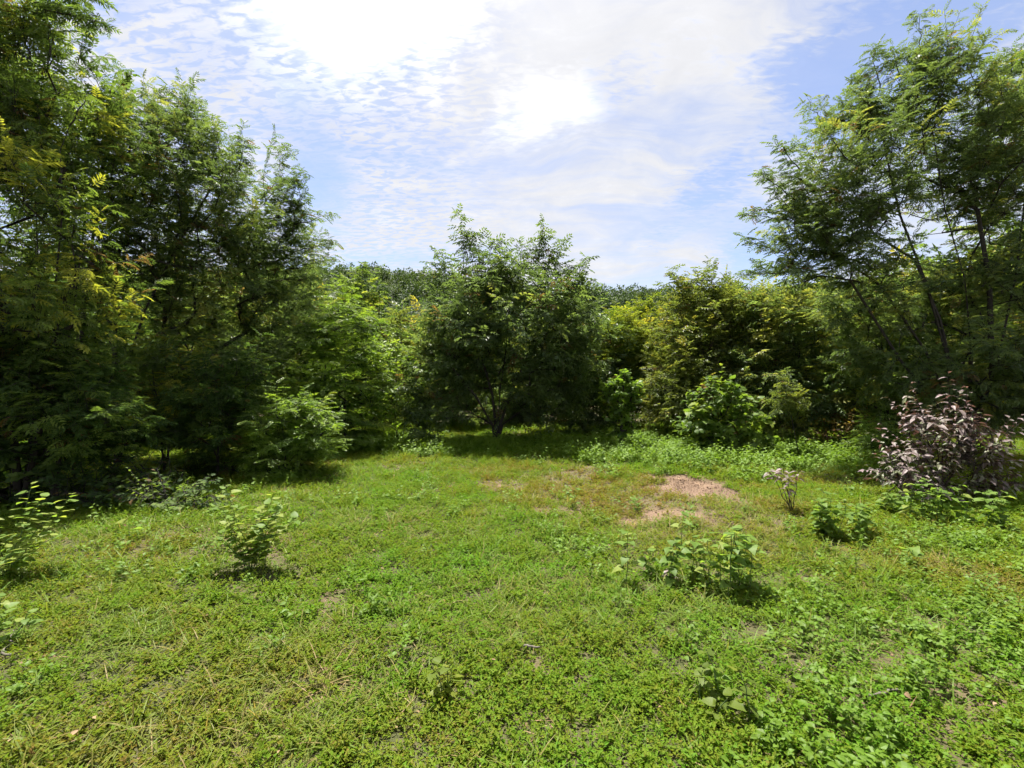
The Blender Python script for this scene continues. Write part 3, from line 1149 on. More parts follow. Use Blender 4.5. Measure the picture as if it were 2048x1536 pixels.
# the tree in the middle
tree('feathery_tree', 'rounded dark green feathery tree standing alone in the middle', 992, 886,
     [(1020, 655, 145, 125), (930, 655, 70, 100, -.2), (1110, 660, 72, 105, .2), (1010, 735, 130, 72), (940, 565, 45, 45), (1005, 560, 55, 45), (1060, 575, 60, 45), (1135, 600, 40, 40), (890, 735, 42, 60, -.5), (1125, 750, 55, 60, .4), (905, 805, 48, 42, -.3, 1.6), (1105, 805, 58, 42, .3, 1.6), (1000, 800, 90, 45, .9, .9)],
     470, stems=[[(990, 840), (985, 790), (965, 720, -.2), (940, 640, -.3)], [(996, 840), (1000, 780, .1), (1012, 700, .1), (1020, 600)], [(1000, 850), (1020, 790, .2), (1060, 700, .3), (1090, 620, .3)],
      [(985, 850, -.2), (950, 790, -.7), (900, 730, -.9)], [(1005, 850, .2), (1070, 800, .2), (1120, 740, .3)]],
     plumes=[(935, 520, 915, 432), (960, 530, 950, 470), (1075, 520, 1088, 452), (1110, 540, 1122, 485), (1010, 520, 1000, 485), (1150, 560, 1172, 520), (890, 590, 862, 528), (1040, 520, 1045, 490), (1165, 600, 1188, 566), (975, 530, 985, 478), (900, 565, 880, 505), (925, 540, 932, 470), (1100, 560, 1092, 475), (1060, 550, 1065, 500), (1150, 590, 1150, 535)],
     style='frond_far', mat='feather_cool', bark='bark', leaf=.235, twig=.46, twigs=4.6, per=7, tip=.0062, rscale=1.25, seed=1, gap=.36, shoots=.10, shell=2.2)

# left side
tree('feathery_tree', 'tall feathery tree with drooping fronds at the left edge', 40, 1015,
     [(60, 230, 130, 190, .6), (-90, 250, 150, 230, .6), (110, 330, 110, 110, .9), (20, 430, 150, 110, -.1), (60, 120, 60, 80, .6), (-100, 560, 160, 140, 0), (40, 640, 110, 100, -.2), (140, 600, 90, 90, .2)],
     460, stems=[[(60, 900), (75, 760), (78, 600), (72, 430), (60, 260)], [(75, 880), (118, 700), (112, 560), (125, 420), (120, 300)], [(30, 900), (10, 720), (0, 560), (-30, 380)], [(60, 870, .4), (130, 720, .6), (150, 600, .6), (170, 440, .5)]],
     plumes=[(60, 120, 40, 20), (100, 110, 95, 60), (0, 120, -30, -10), (140, 250, 175, 190), (-20, 70, 110, 10), (90, 20, 205, 45), (60, 10, 175, -10)],
     style='frond', mat='feather', bark='bark', leaf=.17, twig=.5, twigs=4.8, per=10, tip=.0062, seed=2, tint=(.52, .2), newgrowth=.22, droop=.4, gap=.36, shell=2.5)
tree('feathery_tree', 'spreading feathery tree whose branches reach right towards the clearing', 232, 935,
     [(330, 420, 190, 150), (450, 430, 130, 110, .4), (300, 290, 90, 80), (400, 320, 90, 80, .2), (520, 520, 105, 85, 1.5), (420, 580, 180, 105, .9), (560, 620, 80, 75, 1.7), (250, 520, 150, 120, .3), (460, 710, 120, 65, 1.4), (600, 500, 35, 30, 1.5)],
     520, stems=[[(232, 800), (230, 660), (233, 540), (250, 430), (300, 320)], [(245, 760), (290, 620, -.2), (350, 500, -.2), (420, 380, -.2)], [(240, 800), (330, 680, .4), (450, 570, 1.0), (560, 480, 1.4)], [(250, 810), (370, 740, .7), (500, 660, 1.4)], [(225, 700), (180, 560, .3), (190, 430, .3)]],
     plumes=[(345, 270, 335, 180), (400, 290, 395, 205), (290, 260, 285, 190), (480, 340, 490, 280), (440, 300, 425, 245), (545, 470, 570, 292, 1.4), (585, 470, 605, 350, .8), (560, 420, 605, 415, .8), (600, 500, 665, 485, .8), (590, 450, 655, 430, .8), (570, 540, 655, 520, .8), (520, 400, 560, 360, .8)],
     style='frond', mat='feather_cool', bark='bark', leaf=.17, twig=.5, twigs=4.4, per=9, tip=.0066, seed=3, tint=(.5, .18), gap=.36, shoots=.25)
tree('vine_covered_tree', 'tree cloaked in round leaved vines between two left trees', 150, 960,
     [(215, 260, 70, 90), (200, 380, 90, 90, .4), (230, 200, 50, 40), (150, 480, 100, 80, .5)], 110, d=8.3,
     stems=[[(150, 850), (165, 650), (185, 480), (205, 330)]], style='heart', mat='broad', leaf=.10, twig=.35, twigs=6, per=9, tip=.008, seed=4, tint=(.5, .15))
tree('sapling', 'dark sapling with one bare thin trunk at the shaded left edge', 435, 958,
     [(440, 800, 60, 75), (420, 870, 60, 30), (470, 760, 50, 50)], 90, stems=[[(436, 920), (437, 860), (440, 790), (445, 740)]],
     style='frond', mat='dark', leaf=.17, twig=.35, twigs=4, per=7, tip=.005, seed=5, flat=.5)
tree('bright_shrub', 'bright lime feathery shrub at the edge of the left shade', 560, 958,
     [(590, 860, 62, 52), (540, 880, 45, 60), (620, 880, 40, 45), (570, 915, 55, 40)], 150, stems=[[(565, 935), (575, 900)], [(560, 935), (545, 890)], [(570, 935), (605, 890)]],
     plumes=[(560, 830, 550, 800), (600, 830, 610, 798), (640, 870, 672, 850), (640, 895, 675, 885)], cat='shrub',
     style='pinnate', mat='lime', bark='bark', leaf=.15, twig=.32, twigs=5, per=9, flat=.45, tip=.004, seed=6, tint=(.45, .15), parts=('stem', 'foliage'), upn=1.1)
tree('layered_tree', 'yellow green young tree with flat layered sprays left of centre', 690, 905,
     [(690, 690, 60, 60), (690, 770, 70, 70), (680, 840, 75, 60), (690, 630, 35, 45), (640, 800, 60, 70, .5)], 230, stems=[[(690, 800), (690, 700), (690, 600)]],
     plumes=[(690, 620, 680, 560)], style='pinnate', mat='lime', leaf=.21, twig=.45, twigs=5, per=8, flat=.35, tip=.006, seed=7, tint=(.35, .17), upn=1.1, gap=.28)
tree('young_tree', 'slender green tree with a pointed feathery top', 725, 890,
     [(722, 640, 55, 60), (720, 720, 75, 70), (725, 580, 28, 35), (760, 800, 60, 70)], 190, d=13.6, stems=[[(722, 800), (722, 680), (722, 590)]],
     plumes=[(722, 590, 724, 528), (700, 610, 690, 560), (745, 620, 755, 590)], style='frond_far', mat='feather', leaf=.24, twig=.42, twigs=5, per=7, flat=.5, seed=8, tint=(.55, .16))
tree('young_tree', 'sunlit light green sapling clump beside the middle tree', 800, 893,
     [(800, 790, 48, 80), (780, 720, 30, 40), (830, 810, 30, 60)], 120, stems=[[(792, 860), (788, 800), (785, 740)], [(808, 860), (812, 790), (815, 730)], [(822, 860, .2), (832, 790, .2)]],
     plumes=[(785, 720, 782, 690), (815, 740, 820, 708)], style='oval', mat='lime', leaf=.105, twig=.36, twigs=5, per=9, tip=.0045, seed=9, tint=(.5, .15), flat=.7, rscale=.8)
tree('young_tree', 'thin dark stemmed sapling just left of the middle tree', 838, 893,
     [(850, 830, 35, 50), (830, 770, 25, 40)], 45, d=11.2, stems=[[(838, 850), (842, 790)], [(850, 860), (862, 810)]], style='frond_far', mat='feather_cool', leaf=.2, twig=.33, twigs=4, per=6, seed=10, rscale=.7, tip=.005)

# right of the middle
tree('feathery_tree', 'dark green tree half hidden behind the middle tree', 1165, 872,
     [(1170, 720, 70, 80), (1190, 790, 70, 60), (1130, 800, 60, 60)], 200, d=14.5, stems=[[(1165, 830), (1168, 760), (1172, 690)]], style='frond_far', mat='feather_cool', leaf=.26, twig=.5, twigs=5, per=6, seed=11, tint=(.36, .14))
tree('yellow_green_tree', 'low yellow green tree below the hill right of centre', 1265, 868,
     [(1265, 690, 75, 60), (1230, 720, 50, 60), (1320, 700, 60, 60), (1280, 650, 50, 35), (1270, 770, 75, 50)], 260, d=15.5, stems=[[(1265, 820), (1270, 760), (1275, 690)], [(1275, 820), (1300, 740)], [(1255, 820), (1230, 750)]],
     plumes=[(1280, 640, 1285, 605), (1240, 660, 1235, 628)], style='frond_far', mat='yellowgreen', leaf=.28, twig=.5, twigs=4.6, per=6, seed=12, tint=(.5, .16))
tree('olive_tree', 'olive green tree with two leafy shoots above its crown', 1405, 870,
     [(1400, 650, 75, 70), (1360, 720, 70, 80, -.3), (1450, 640, 60, 60), (1400, 780, 90, 60, -.3), (1380, 600, 45, 35), (1450, 740, 70, 80, .3), (1350, 800, 60, 50, -.8)], 380, d=13.2,
     stems=[[(1405, 800), (1420, 700), (1425, 620)], [(1400, 800), (1380, 700), (1360, 620)], [(1415, 810), (1450, 720), (1465, 640)], [(1395, 810), (1350, 750)]],
     plumes=[(1365, 600, 1345, 538), (1410, 590, 1428, 532), (1390, 590, 1385, 560), (1455, 590, 1462, 568)], style='frond_far', mat='olive', bark='bark_red', leaf=.23, twig=.46, twigs=4.0, per=6, seed=13, tint=(.5, .17), gap=.3, tip=.0058)
tree('feathery_tree', 'broad olive tree in the row right of the broadleaf bush', 1600, 880,
     [(1590, 660, 100, 80), (1540, 750, 75, 80), (1650, 720, 90, 90), (1600, 800, 110, 60, -.4), (1560, 640, 50, 35), (1680, 630, 70, 50)], 420, d=12.2,
     stems=[[(1600, 800), (1590, 700), (1580, 620)], [(1605, 800), (1640, 700), (1670, 630)], [(1595, 810), (1550, 740)]],
     plumes=[(1520, 630, 1500, 585), (1600, 600, 1590, 572), (1690, 600, 1700, 570)], style='frond_far', mat='feather_cool', leaf=.23, twig=.5, twigs=4.2, per=6, seed=14, tint=(.68, .18), gap=.34)
tree('feathery_tree', 'dark olive tree behind the purple leaved bush', 1770, 900,
     [(1760, 700, 90, 90), (1800, 790, 100, 70), (1720, 800, 70, 60), (1790, 620, 70, 50)], 300, d=11.0, stems=[[(1770, 820), (1765, 720), (1760, 640)], [(1775, 820), (1810, 740)]],
     style='frond_far', mat='feather', leaf=.22, twig=.5, twigs=4.2, per=7, seed=15, tint=(.58, .18))
tree('feathery_tree', 'big airy multi stemmed tree with dark limbs on the right', 1930, 936,
     [(1850, 270, 110, 130), (1720, 330, 130, 110), (1670, 440, 95, 75), (1640, 510, 85, 42), (1880, 170, 60, 70), (1960, 260, 90, 110, .3), (1760, 430, 140, 70, .3, .4), (1900, 400, 120, 70, .4, .35), (1690, 530, 110, 40, 0, .7), (2020, 360, 80, 110, 0, .6), (1800, 620, 130, 50, .5), (1950, 640, 110, 90, .4), (1870, 710, 140, 80, .2, 1.5), (2000, 740, 100, 90, .1, 1.5), (1980, 560, 90, 60, .5, 1.2)],
     830, stems=[[(1925, 850), (1890, 700), (1850, 560), (1800, 430), (1770, 300)], [(1938, 850), (1942, 700), (1930, 560), (1890, 420), (1865, 260)], [(1950, 860), (1985, 740), (1978, 560), (1955, 420), (1940, 280)], [(1920, 850), (1850, 700), (1760, 570), (1660, 500), (1590, 460)],
      [(1945, 850), (2000, 700), (2030, 560), (2050, 400)], [(1930, 850), (1880, 640), (1830, 520), (1750, 470), (1700, 400)], [(1915, 860), (1800, 720), (1750, 640), (1700, 560)]],
     plumes=[(1840, 150, 1838, 34), (1855, 160, 1870, 80), (1760, 180, 1745, 95), (1800, 150, 1785, 105), (1660, 270, 1620, 205), (1690, 260, 1685, 205), (1600, 340, 1560, 295), (1590, 400, 1520, 350), (1580, 440, 1498, 430), (1575, 510, 1492, 480), (1570, 545, 1490, 550), (1900, 150, 1905, 120), (1730, 240, 1720, 150)],
     style='frond', mat='feather_cool', bark='bark', leaf=.185, twig=.5, twigs=4.4, per=9, tip=.0068, seed=16, tint=(.52, .17), gap=.40, shell=2.6, up=.5)
tree('feathery_tree', 'leafy tree cut by the right edge of the view', 2090, 930,
     [(2060, 180, 90, 70), (2090, 290, 110, 110), (2100, 450, 120, 120), (2010, 200, 50, 50), (2080, 640, 120, 110)], 330, d=9.6, stems=[[(2085, 800), (2075, 620), (2060, 450), (2050, 300)], [(2095, 800), (2120, 600), (2120, 400)]],
     plumes=[(2000, 180, 1985, 118), (2040, 150, 2045, 108)], style='frond', mat='feather', leaf=.185, twig=.5, twigs=4.6, per=9, seed=17, tint=(.5, .17))
tree('golden_tree', 'golden green leafy tree glimpsed behind the big right tree', 1990, 885,
     [(1990, 570, 90, 50), (1930, 620, 80, 60), (2060, 580, 70, 80), (1980, 720, 110, 80), (1870, 640, 70, 60)], 260, d=14.0, stems=[[(1990, 800), (1990, 700), (1985, 620)]], style='oval', mat='yellowgreen', leaf=.17, twig=.5, twigs=5, per=9, seed=18, tint=(.6, .2))
tree('feathery_tree', 'shaded tree behind the leftmost trees', 330, 890,
     [(330, 650, 130, 110), (250, 760, 140, 80), (430, 760, 110, 80)], 260, d=12.5, stems=[[(330, 800), (325, 700), (330, 600)]], style='frond_far', mat='feather', leaf=.25, twig=.5, twigs=4.5, per=6, seed=19, tint=(.5, .17))
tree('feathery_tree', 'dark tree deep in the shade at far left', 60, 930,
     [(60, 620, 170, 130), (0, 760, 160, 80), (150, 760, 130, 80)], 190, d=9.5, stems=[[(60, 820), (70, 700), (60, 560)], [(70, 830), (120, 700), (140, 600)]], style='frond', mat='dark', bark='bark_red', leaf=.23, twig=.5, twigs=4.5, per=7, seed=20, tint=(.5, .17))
tree('feathery_tree', 'green tree filling the gap behind the layered tree', 600, 885,
     [(600, 640, 80, 70), (560, 740, 90, 80), (640, 780, 80, 70)], 220, d=13.0, stems=[[(600, 800), (600, 700), (595, 630)]], style='frond_far', mat='feather_cool', leaf=.26, twig=.5, twigs=4.6, per=6, seed=21, tint=(.46, .16))

# trees further back, told apart only by their place in the row: copies of two kinds
ba = tree('background_tree', 'green background tree seen through the middle tree, left half', 930, 862, [(930, 700, 70, 80), (930, 780, 75, 60), (960, 740, 50, 60)], 170, d=17.0, stems=[[(930, 820), (930, 740), (930, 680)]],
          style='frond_far', mat='feather', leaf=.34, twig=.55, twigs=4.2, per=6, seed=22, tint=(.5, .17), group='trees in the row behind the clearing')
bb = tree('background_tree', 'olive background tree seen behind the right half of the middle tree', 1110, 858, [(1110, 710, 70, 70), (1090, 780, 70, 60), (1150, 740, 50, 60)], 170, d=18.5, stems=[[(1110, 820), (1110, 740), (1112, 690)]],
          style='frond_far', mat='olive', leaf=.36, twig=.55, twigs=4.2, per=6, seed=23, tint=(.45, .17), group='trees in the row behind the clearing')
ROW = ((650, 18, 1.15, 'olive background tree behind the layered yellow green tree'), (760, 19.5, 1.12, 'green background tree behind the pointed slender tree'), (840, 17.5, 1.08, 'olive background tree above the sunlit sapling clump'),
       (500, 17, 1.25, 'green background tree behind the bright lime shrub'), (1020, 20, .95, 'olive background tree directly behind the trunk of the middle tree'), (1200, 19, .9, 'green background tree behind the vine covered stump'),
       (1345, 19.5, .98, 'olive background tree between the yellow green and olive trees'), (1480, 17.5, 1.12, 'green background tree behind the broadleaf bush'), (1560, 19, 1.2, 'olive background tree left of the broad olive tree'),
       (1690, 17, 1.2, 'green background tree behind the rusty shrub'), (1830, 17, 1.4, 'olive background tree behind the purple bush'), (1930, 18.5, 1.6, 'green background tree behind the big right tree'),
       (380, 18, 1.3, 'olive background tree behind the spreading left tree'), (220, 17, 1.35, 'green background tree behind the vine cloaked tree'), (90, 18, 1.3, 'olive background tree behind the leftmost trunks'),
       (2050, 18, 1.7, 'green background tree at the right edge behind the golden tree'), (-40, 16, 1.3, 'olive background tree at the left edge behind the trunks'))
for i, (fx, d, s, lab) in enumerate(ROW):
    p = np.array([(fx - 1024) / F * d, d, 0])
    p[2] = float(gh(p[0], p[1]))
    copy_tree(ba if i % 2 else bb, p, random.uniform(0, 6.28), s, lab)

# ------------------------------------------------------------------ shrubs and climbers
tree('broadleaf_bush', 'rounded broadleaf bush with bright glossy leaves right of centre', 1440, 912,
     [(1435, 800, 42, 36), (1425, 850, 50, 45), (1470, 840, 45, 50), (1400, 870, 35, 40), (1450, 885, 60, 30), (1500, 890, 35, 25)], 210, cat='bush',
     stems=[[(1440, 880), (1438, 840), (1432, 800)], [(1445, 885), (1470, 850)], [(1435, 885), (1405, 850)]], plumes=[(1430, 775, 1424, 756)],
     style='heart', mat='broad', bark='bark', leaf=.13, twig=.25, twigs=5, per=6, tip=.006, seed=30, tint=(.55, .16), parts=('stem', 'foliage'), droop=.35)
tree('vine_column', 'narrow post like stump smothered in climbing vine leaves', 1243, 902,
     [(1245, 790, 32, 32), (1243, 840, 22, 40), (1243, 880, 22, 25), (1215, 790, 16, 14), (1270, 785, 14, 14), (1250, 760, 14, 16)], 130, cat='stump',
     stems=[[(1243, 880), (1244, 840), (1246, 790), (1248, 755)]], style='heart', mat='lime', bark='bark', leaf=.095, twig=.16, twigs=7, per=7, tip=.012, seed=31, tint=(.3, .2), parts=('trunk', 'vine_leaves'), rscale=1.0)
tree('purple_bush', 'wide bush of dull purple leaves at right under the trees', 1885, 1002,
     [(1885, 845, 55, 32), (1850, 880, 55, 38), (1930, 890, 55, 35), (1800, 900, 42, 18), (1930, 940, 55, 30), (1860, 950, 65, 35), (1980, 965, 36, 30), (1800, 940, 36, 30)], 150, cat='bush',
     stems=[[(1885, 960), (1885, 900), (1888, 840)], [(1880, 970), (1850, 910), (1820, 880)], [(1890, 970), (1930, 910), (1950, 870)]],
     style='lance', mat='purple', bark='bark_red', leaf=.105, twig=.27, twigs=5.5, per=6, flat=.6, tip=.005, seed=32, tint=(.34, .28), dead=0, gap=.42, shoots=.3, parts=('stem', 'foliage'), droop=.3, upn=1.2)
tree('lime_shrub', 'small lime green shrub left of the purple bush', 1775, 905, [(1775, 860, 35, 22), (1760, 885, 40, 18)], 45, d=8.6, cat='shrub', stems=[[(1775, 890), (1775, 865)]],
     style='pinnate', mat='lime', leaf=.14, twig=.25, twigs=4, per=7, flat=.5, seed=33, parts=('stem', 'foliage'), tip=.004)
tree('rusty_shrub', 'low shrub with rusty yellow leaves under the right trees', 1690, 888, [(1690, 850, 40, 24), (1720, 860, 30, 18), (1660, 865, 30, 16)], 60, d=10.4, cat='shrub', stems=[[(1690, 880), (1690, 855)]],
     style='oval', mat='rust', leaf=.08, twig=.25, twigs=4, per=7, seed=34, parts=('stem', 'foliage'), tip=.004, tint=(.55, .25))
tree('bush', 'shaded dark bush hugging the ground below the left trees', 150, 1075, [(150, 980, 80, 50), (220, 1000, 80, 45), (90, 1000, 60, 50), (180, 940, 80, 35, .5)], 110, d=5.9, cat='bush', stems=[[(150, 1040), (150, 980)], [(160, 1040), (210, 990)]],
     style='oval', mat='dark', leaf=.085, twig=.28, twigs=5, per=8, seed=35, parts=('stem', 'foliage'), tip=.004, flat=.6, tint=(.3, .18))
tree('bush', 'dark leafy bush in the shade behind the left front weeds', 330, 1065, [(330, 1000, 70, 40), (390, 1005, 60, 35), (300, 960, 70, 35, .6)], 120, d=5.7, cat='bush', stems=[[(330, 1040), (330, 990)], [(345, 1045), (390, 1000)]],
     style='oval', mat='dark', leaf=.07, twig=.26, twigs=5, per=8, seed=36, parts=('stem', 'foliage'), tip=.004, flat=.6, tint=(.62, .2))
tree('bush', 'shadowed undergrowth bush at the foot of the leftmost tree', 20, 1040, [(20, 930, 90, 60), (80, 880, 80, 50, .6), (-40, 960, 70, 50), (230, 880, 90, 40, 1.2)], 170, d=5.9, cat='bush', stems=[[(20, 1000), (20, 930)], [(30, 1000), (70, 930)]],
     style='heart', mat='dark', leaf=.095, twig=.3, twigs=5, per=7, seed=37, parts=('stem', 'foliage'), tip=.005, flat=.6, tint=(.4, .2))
tree('understory_shrub', 'tall shaded shrub beneath the spreading left tree', 330, 925, [(330, 760, 80, 80), (400, 830, 80, 60), (280, 840, 80, 60)], 150, d=8.0, cat='shrub', stems=[[(330, 870), (325, 800), (330, 740)], [(340, 870), (390, 810)], [(322, 870), (280, 820)]],
     style='frond', mat='feather', leaf=.17, twig=.4, twigs=5, per=9, seed=51, parts=('stem', 'foliage'), tint=(.6, .2), flat=.7, tip=.005)
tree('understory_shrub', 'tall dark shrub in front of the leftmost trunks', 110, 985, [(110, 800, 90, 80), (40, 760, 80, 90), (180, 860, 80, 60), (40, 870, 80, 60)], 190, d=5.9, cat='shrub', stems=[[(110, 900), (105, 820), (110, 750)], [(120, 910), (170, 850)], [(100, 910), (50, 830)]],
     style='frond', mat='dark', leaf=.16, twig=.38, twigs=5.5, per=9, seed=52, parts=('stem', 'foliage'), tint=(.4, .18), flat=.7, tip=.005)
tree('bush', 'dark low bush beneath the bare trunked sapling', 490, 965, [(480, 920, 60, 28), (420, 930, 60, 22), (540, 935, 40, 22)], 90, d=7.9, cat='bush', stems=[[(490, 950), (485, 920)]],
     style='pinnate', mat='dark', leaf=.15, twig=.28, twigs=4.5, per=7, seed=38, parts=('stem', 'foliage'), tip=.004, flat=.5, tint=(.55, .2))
tree('leaning_sapling', 'thin leaning sapling beside the broadleaf bush', 1600, 925, [(1582, 815, 20, 22), (1575, 790, 16, 20)], 16, d=9.4, cat='tree', stems=[[(1597, 905), (1590, 870), (1582, 830)]],
     style='frond_far', mat='olive', leaf=.16, twig=.28, twigs=3.5, per=6, seed=39, tint=(.4, .15), tip=.005)

# ------------------------------------------------------------------ single plants with leaves one can pick apart
LEAF_ME = {}


def leaf_mesh(key, tpl, mat, tint):
    k = (key, mat, tint)
    if k not in LEAF_ME:
        v, t = tpl
        me = mesh_tris('leaf', v, t, np.full(len(t), tint), smooth=True)
        me.materials.append(M[mat])
        LEAF_ME[k] = me
    return LEAF_ME[k]


BL = {'herb': [blade_leaf(.72, dr, .18, 4, heart=True, stalk=.2) for dr in (.15, .35, .6)],
      'obovate': [blade_leaf(.56, dr, .12, 4, stalk=.08) for dr in (.1, .25, .4)],
      'lance': [blade_leaf(.34, dr, .22, 4, stalk=.1) for dr in (.25, .5, .75)]}


def single_plant(name, label, loc, stems, shape, mat, leaf, group=None, cat='plant', tone=(.68, .2), stem_mat='green_stem', r=.004, up=.2, umbrella=0.0, nl=8):
    """stems: list of (dx, dy, height, lean_x, lean_y); leaves are objects of their own"""
    th = thing(name, label, cat, loc, group)
    for dx, dy, h, lx, ly in stems:
        n = 6
        u = np.linspace(0, 1, n)
        pts = np.stack([dx + lx * u ** 1.4, dy + ly * u ** 1.4, -.03 + (h + .03) * u], 1) + np.vstack([np.zeros(3), rng.normal(0, .008, (n - 1, 3))])
        V, T = tubes(poly_tube(pts, r, r * .5, 5))
        obj('stem', mesh_tris('stem', V, T, smooth=True), M[stem_mat], th)
        a0 = random.uniform(0, 6.28)
        for j in range(nl):
            uu = (umbrella if umbrella else .22) + (1 - (umbrella if umbrella else .22)) * (j + random.uniform(-.2, .2)) / (nl - 1)
            uu = min(max(uu, .1), 1)
            p = np.array([np.interp(uu, u, pts[:, k]) for k in range(3)])
            a = a0 + j * 2.4 + random.uniform(-.4, .4)
            el = up + .35 * (uu - .5) + random.uniform(-.2, .2)
            o = obj('leaf', leaf_mesh('%s%d' % (shape, j % 3), BL[shape][j % 3], mat, round(min(max(random.gauss(*tone), .05), .95) * 4) / 4), None, th)
            o.location = p
            o.rotation_euler = (random.uniform(-.35, .35), -el, a)
            s = leaf * random.uniform(.75, 1.2) * (1.1 - .35 * abs(uu - .65))
            o.scale = (s, s, s)
    return th


def gp(px, py):
    return foot(px, py)[0]


def rand_stems(n, spread, h, lean=.06):
    return [(random.uniform(-spread, spread), random.uniform(-spread, spread), random.uniform(*h), random.uniform(-lean, lean), random.uniform(-lean, lean)) for _ in range(n)]


clump = 'broadleaf herbs clumped in the grass'
single_plant('herb', 'lone upright broadleaf herb, leftmost of the herbs right of centre', gp(1252, 1172), [(0, 0, .44, .02, 0)], 'herb', 'herb', .10, clump, nl=11)
single_plant('herb', 'single tall thin herb behind the foreground herb clump', gp(1362, 1105), [(0, 0, .34, .02, 0)], 'herb', 'herb', .10, clump, nl=7)
for i, (px, py, h, lab) in enumerate(((1345, 1182, .36, 'two stemmed herb left of the largest foreground herb clump'), (1418, 1190, .46, 'left plant of the largest foreground herb clump'),
                                     (1450, 1200, .50, 'middle plant of the largest foreground herb clump'), (1500, 1196, .46, 'right plant of the largest foreground herb clump'),
                                     (1470, 1170, .44, 'rear plant of the largest foreground herb clump'), (1298, 1160, .24, 'short herb between the lone herb and the clump'), (1395, 1165, .36, 'herb at the rear left of the largest foreground clump'))):
    single_plant('herb', lab, gp(px, py), rand_stems(2 if i not in (5,) else 1, .06, (h * .85, h * 1.05), .05), 'herb', 'herb', .095, clump, nl=13)
for px, py, h, lab, n in ((1650, 1082, .46, 'dense pale herb clump beside the small purple plant', 5), (1700, 1075, .38, 'herb at the right end of the pale clump', 3), (1610, 1078, .34, 'herb at the left end of the pale clump', 2),
                          (1850, 1052, .48, 'bright herb clump in front of the purple bush', 5), (1900, 1050, .42, 'herb right of the bright clump before the purple bush', 4), (1800, 1035, .30, 'small herb at the left of the bright clump', 3),
                          (2005, 1062, .40, 'herb clump at the right edge beyond the grass', 4), (1960, 1058, .34, 'herb beside the clump at the right edge', 3)):
    single_plant('herb', lab, gp(px, py), rand_stems(n, .13, (h * .75, h * 1.05), .08), 'herb', 'herb', .10, clump, nl=12, tone=(.6, .18))
single_plant('seedling', 'tiny pale seedling beside the bare soil in mid clearing', gp(1150, 1016), [(0, 0, .30, .01, 0)], 'herb', 'herb', .085, nl=6)
single_plant('seedling', 'low seedling with pale leaves at far right of the lawn', gp(1838, 1150), rand_stems(2, .06, (.14, .2)), 'herb', 'herb', .10, nl=6, tone=(.7, .1))
single_plant('seedling', 'yellow green seedling in the near centre of the lawn', gp(880, 1382), rand_stems(3, .04, (.13, .2)), 'obovate', 'yellowgreen', .075, nl=6, tone=(.6, .1))
single_plant('seedling', 'yellow leaved seedling low in the right foreground', gp(1455, 1430), rand_stems(4, .10, (.14, .24)), 'obovate', 'yellowgreen', .075, nl=7, tone=(.45, .15))
# the plant in the left foreground
single_plant('leafy_weed_plant', 'pale leaved bushy weed in the left foreground', gp(500, 1152), [(0, 0, .52, -.26, .04), (.02, 0, .52, .05, .08), (0, .03, .54, .26, -.02), (-.03, 0, .42, -.08, -.12), (.03, .02, .44, .18, -.12), (0, 0, .66, -.24, .06), (0, 0, .40, .32, .1), (0, 0, .34, -.20, -.15), (0, 0, .60, .14, .12), (0, 0, .46, -.05, .2)],
             'obovate', 'herb', .10, nl=19, tone=(.85, .15), r=.0035, stem_mat='green_stem', up=.3)
single_plant('trailing_weed', 'two pale leaves on a thin stalk in the left shade', gp(262, 1098), [(0, 0, .22, -.02, 0)], 'obovate', 'herb', .12, nl=3, tone=(.8, .1))
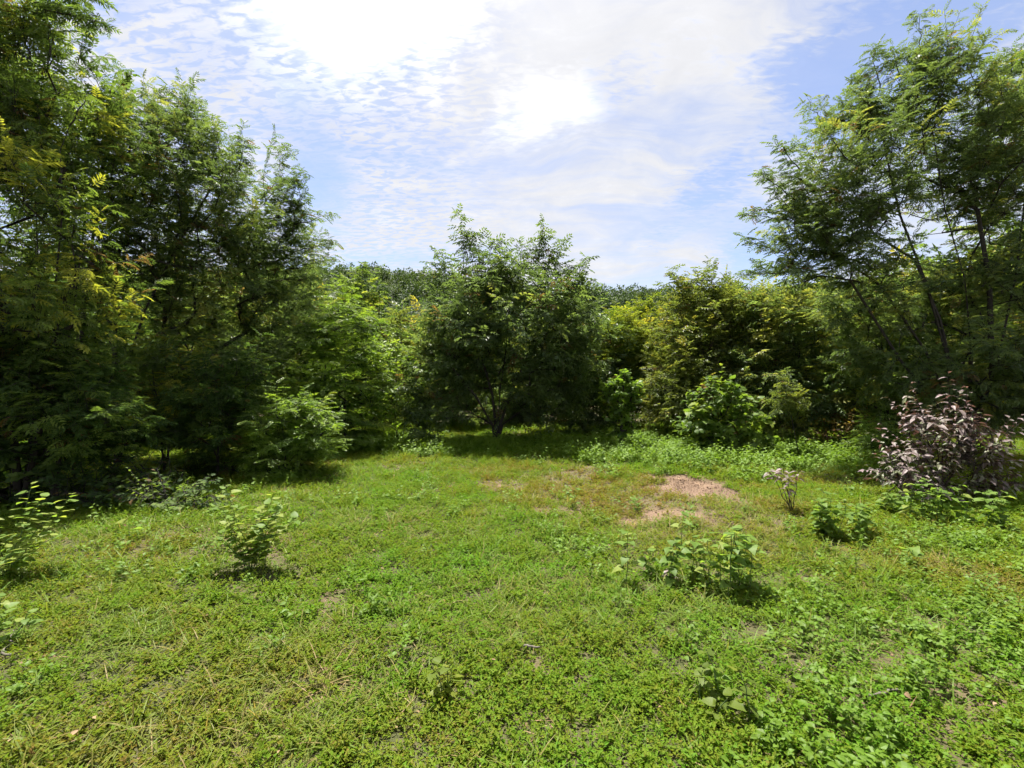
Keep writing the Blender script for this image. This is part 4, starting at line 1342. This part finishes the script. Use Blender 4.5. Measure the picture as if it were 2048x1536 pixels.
# shrub at the left edge: oval leaflets along arching stalks
single_plant('edge_shrub', 'sunlit shrub with rows of oval leaves at the left edge', gp(10, 1165), [(0, 0, .52, .42, .05), (0, 0, .66, .30, .0), (0, .05, .72, .05, .1), (-.05, 0, .36, .55, -.1), (-.1, 0, .55, -.3, 0), (0, -.05, .30, .40, -.15), (-.05, .05, .62, .42, .15), (-.1, .1, .50, -.08, -.1)],
             'obovate', 'herb', .095, nl=23, tone=(.85, .15), r=.004, stem_mat='green_stem', up=.12, cat='shrub')
single_plant('edge_shrub', 'small leafy shrub cut by the lower left edge', gp(0, 1315), [(-.05, 0, .22, .06, 0), (-.1, .05, .26, 0, .05), (0, .05, .18, .1, 0)], 'obovate', 'herb', .075, nl=10, tone=(.7, .2), cat='shrub')
# purple plants
single_plant('purple_plant', 'small umbrella shaped purple plant on a dark stalk', gp(1582, 1032), [(0, 0, .52, -.10, 0), (0, 0, .47, -.24, .05), (0, 0, .50, .06, -.06), (0, 0, .46, -.08, .16), (0, 0, .45, -.14, -.15), (0, 0, .28, -.03, 0)], 'lance', 'purple', .10, nl=10, umbrella=.80, stem_mat='bark_red', tone=(.5, .2), up=.0, r=.006)
single_plant('purple_plant', 'little purple leaved plant in front of the purple bush', gp(1832, 975), [(0, 0, .32, 0, 0), (.04, 0, .26, .05, 0), (-.04, 0, .24, -.06, 0)], 'lance', 'purple', .13, nl=8, stem_mat='bark_red', tone=(.65, .12), up=.05)
single_plant('purple_plant', 'tiny mauve leaved plant in the foreground herb clump', gp(1340, 1165), [(0, 0, .12, 0, 0)], 'lance', 'purple', .11, nl=6, stem_mat='bark_red', tone=(.8, .05), up=.1)
# fallen sticks
def stick(label, a, b, r, bend):
    pa, pb = gp(*a), gp(*b)
    c = (pa + pb) / 2
    u = np.linspace(0, 1, 9)[:, None]
    pts = pa + (pb - pa) * u + np.array([0, 0, r * 1.2 + .03]) + rng.normal(0, bend, (9, 3)) * np.array([1, 1, .3])
    V, T = tubes(poly_tube(pts - c, r, r * .5, 6))
    return tag(obj('fallen_stick', mesh_tris('fallen_stick', V, T, smooth=True), M['bark_grey'], loc=tuple(c)), label, 'stick')


stick('pale dry twig lying at the lower left edge', (8, 1345), (22, 1285), .007, .012)
stick('short grey stick lying in the near centre grass', (1045, 1300), (1082, 1304), .009, .004)
stick('dry stick half buried in weeds at right foreground', (1745, 1425), (1800, 1408), .008, .008)
print('plant triangles', NTRI[0])
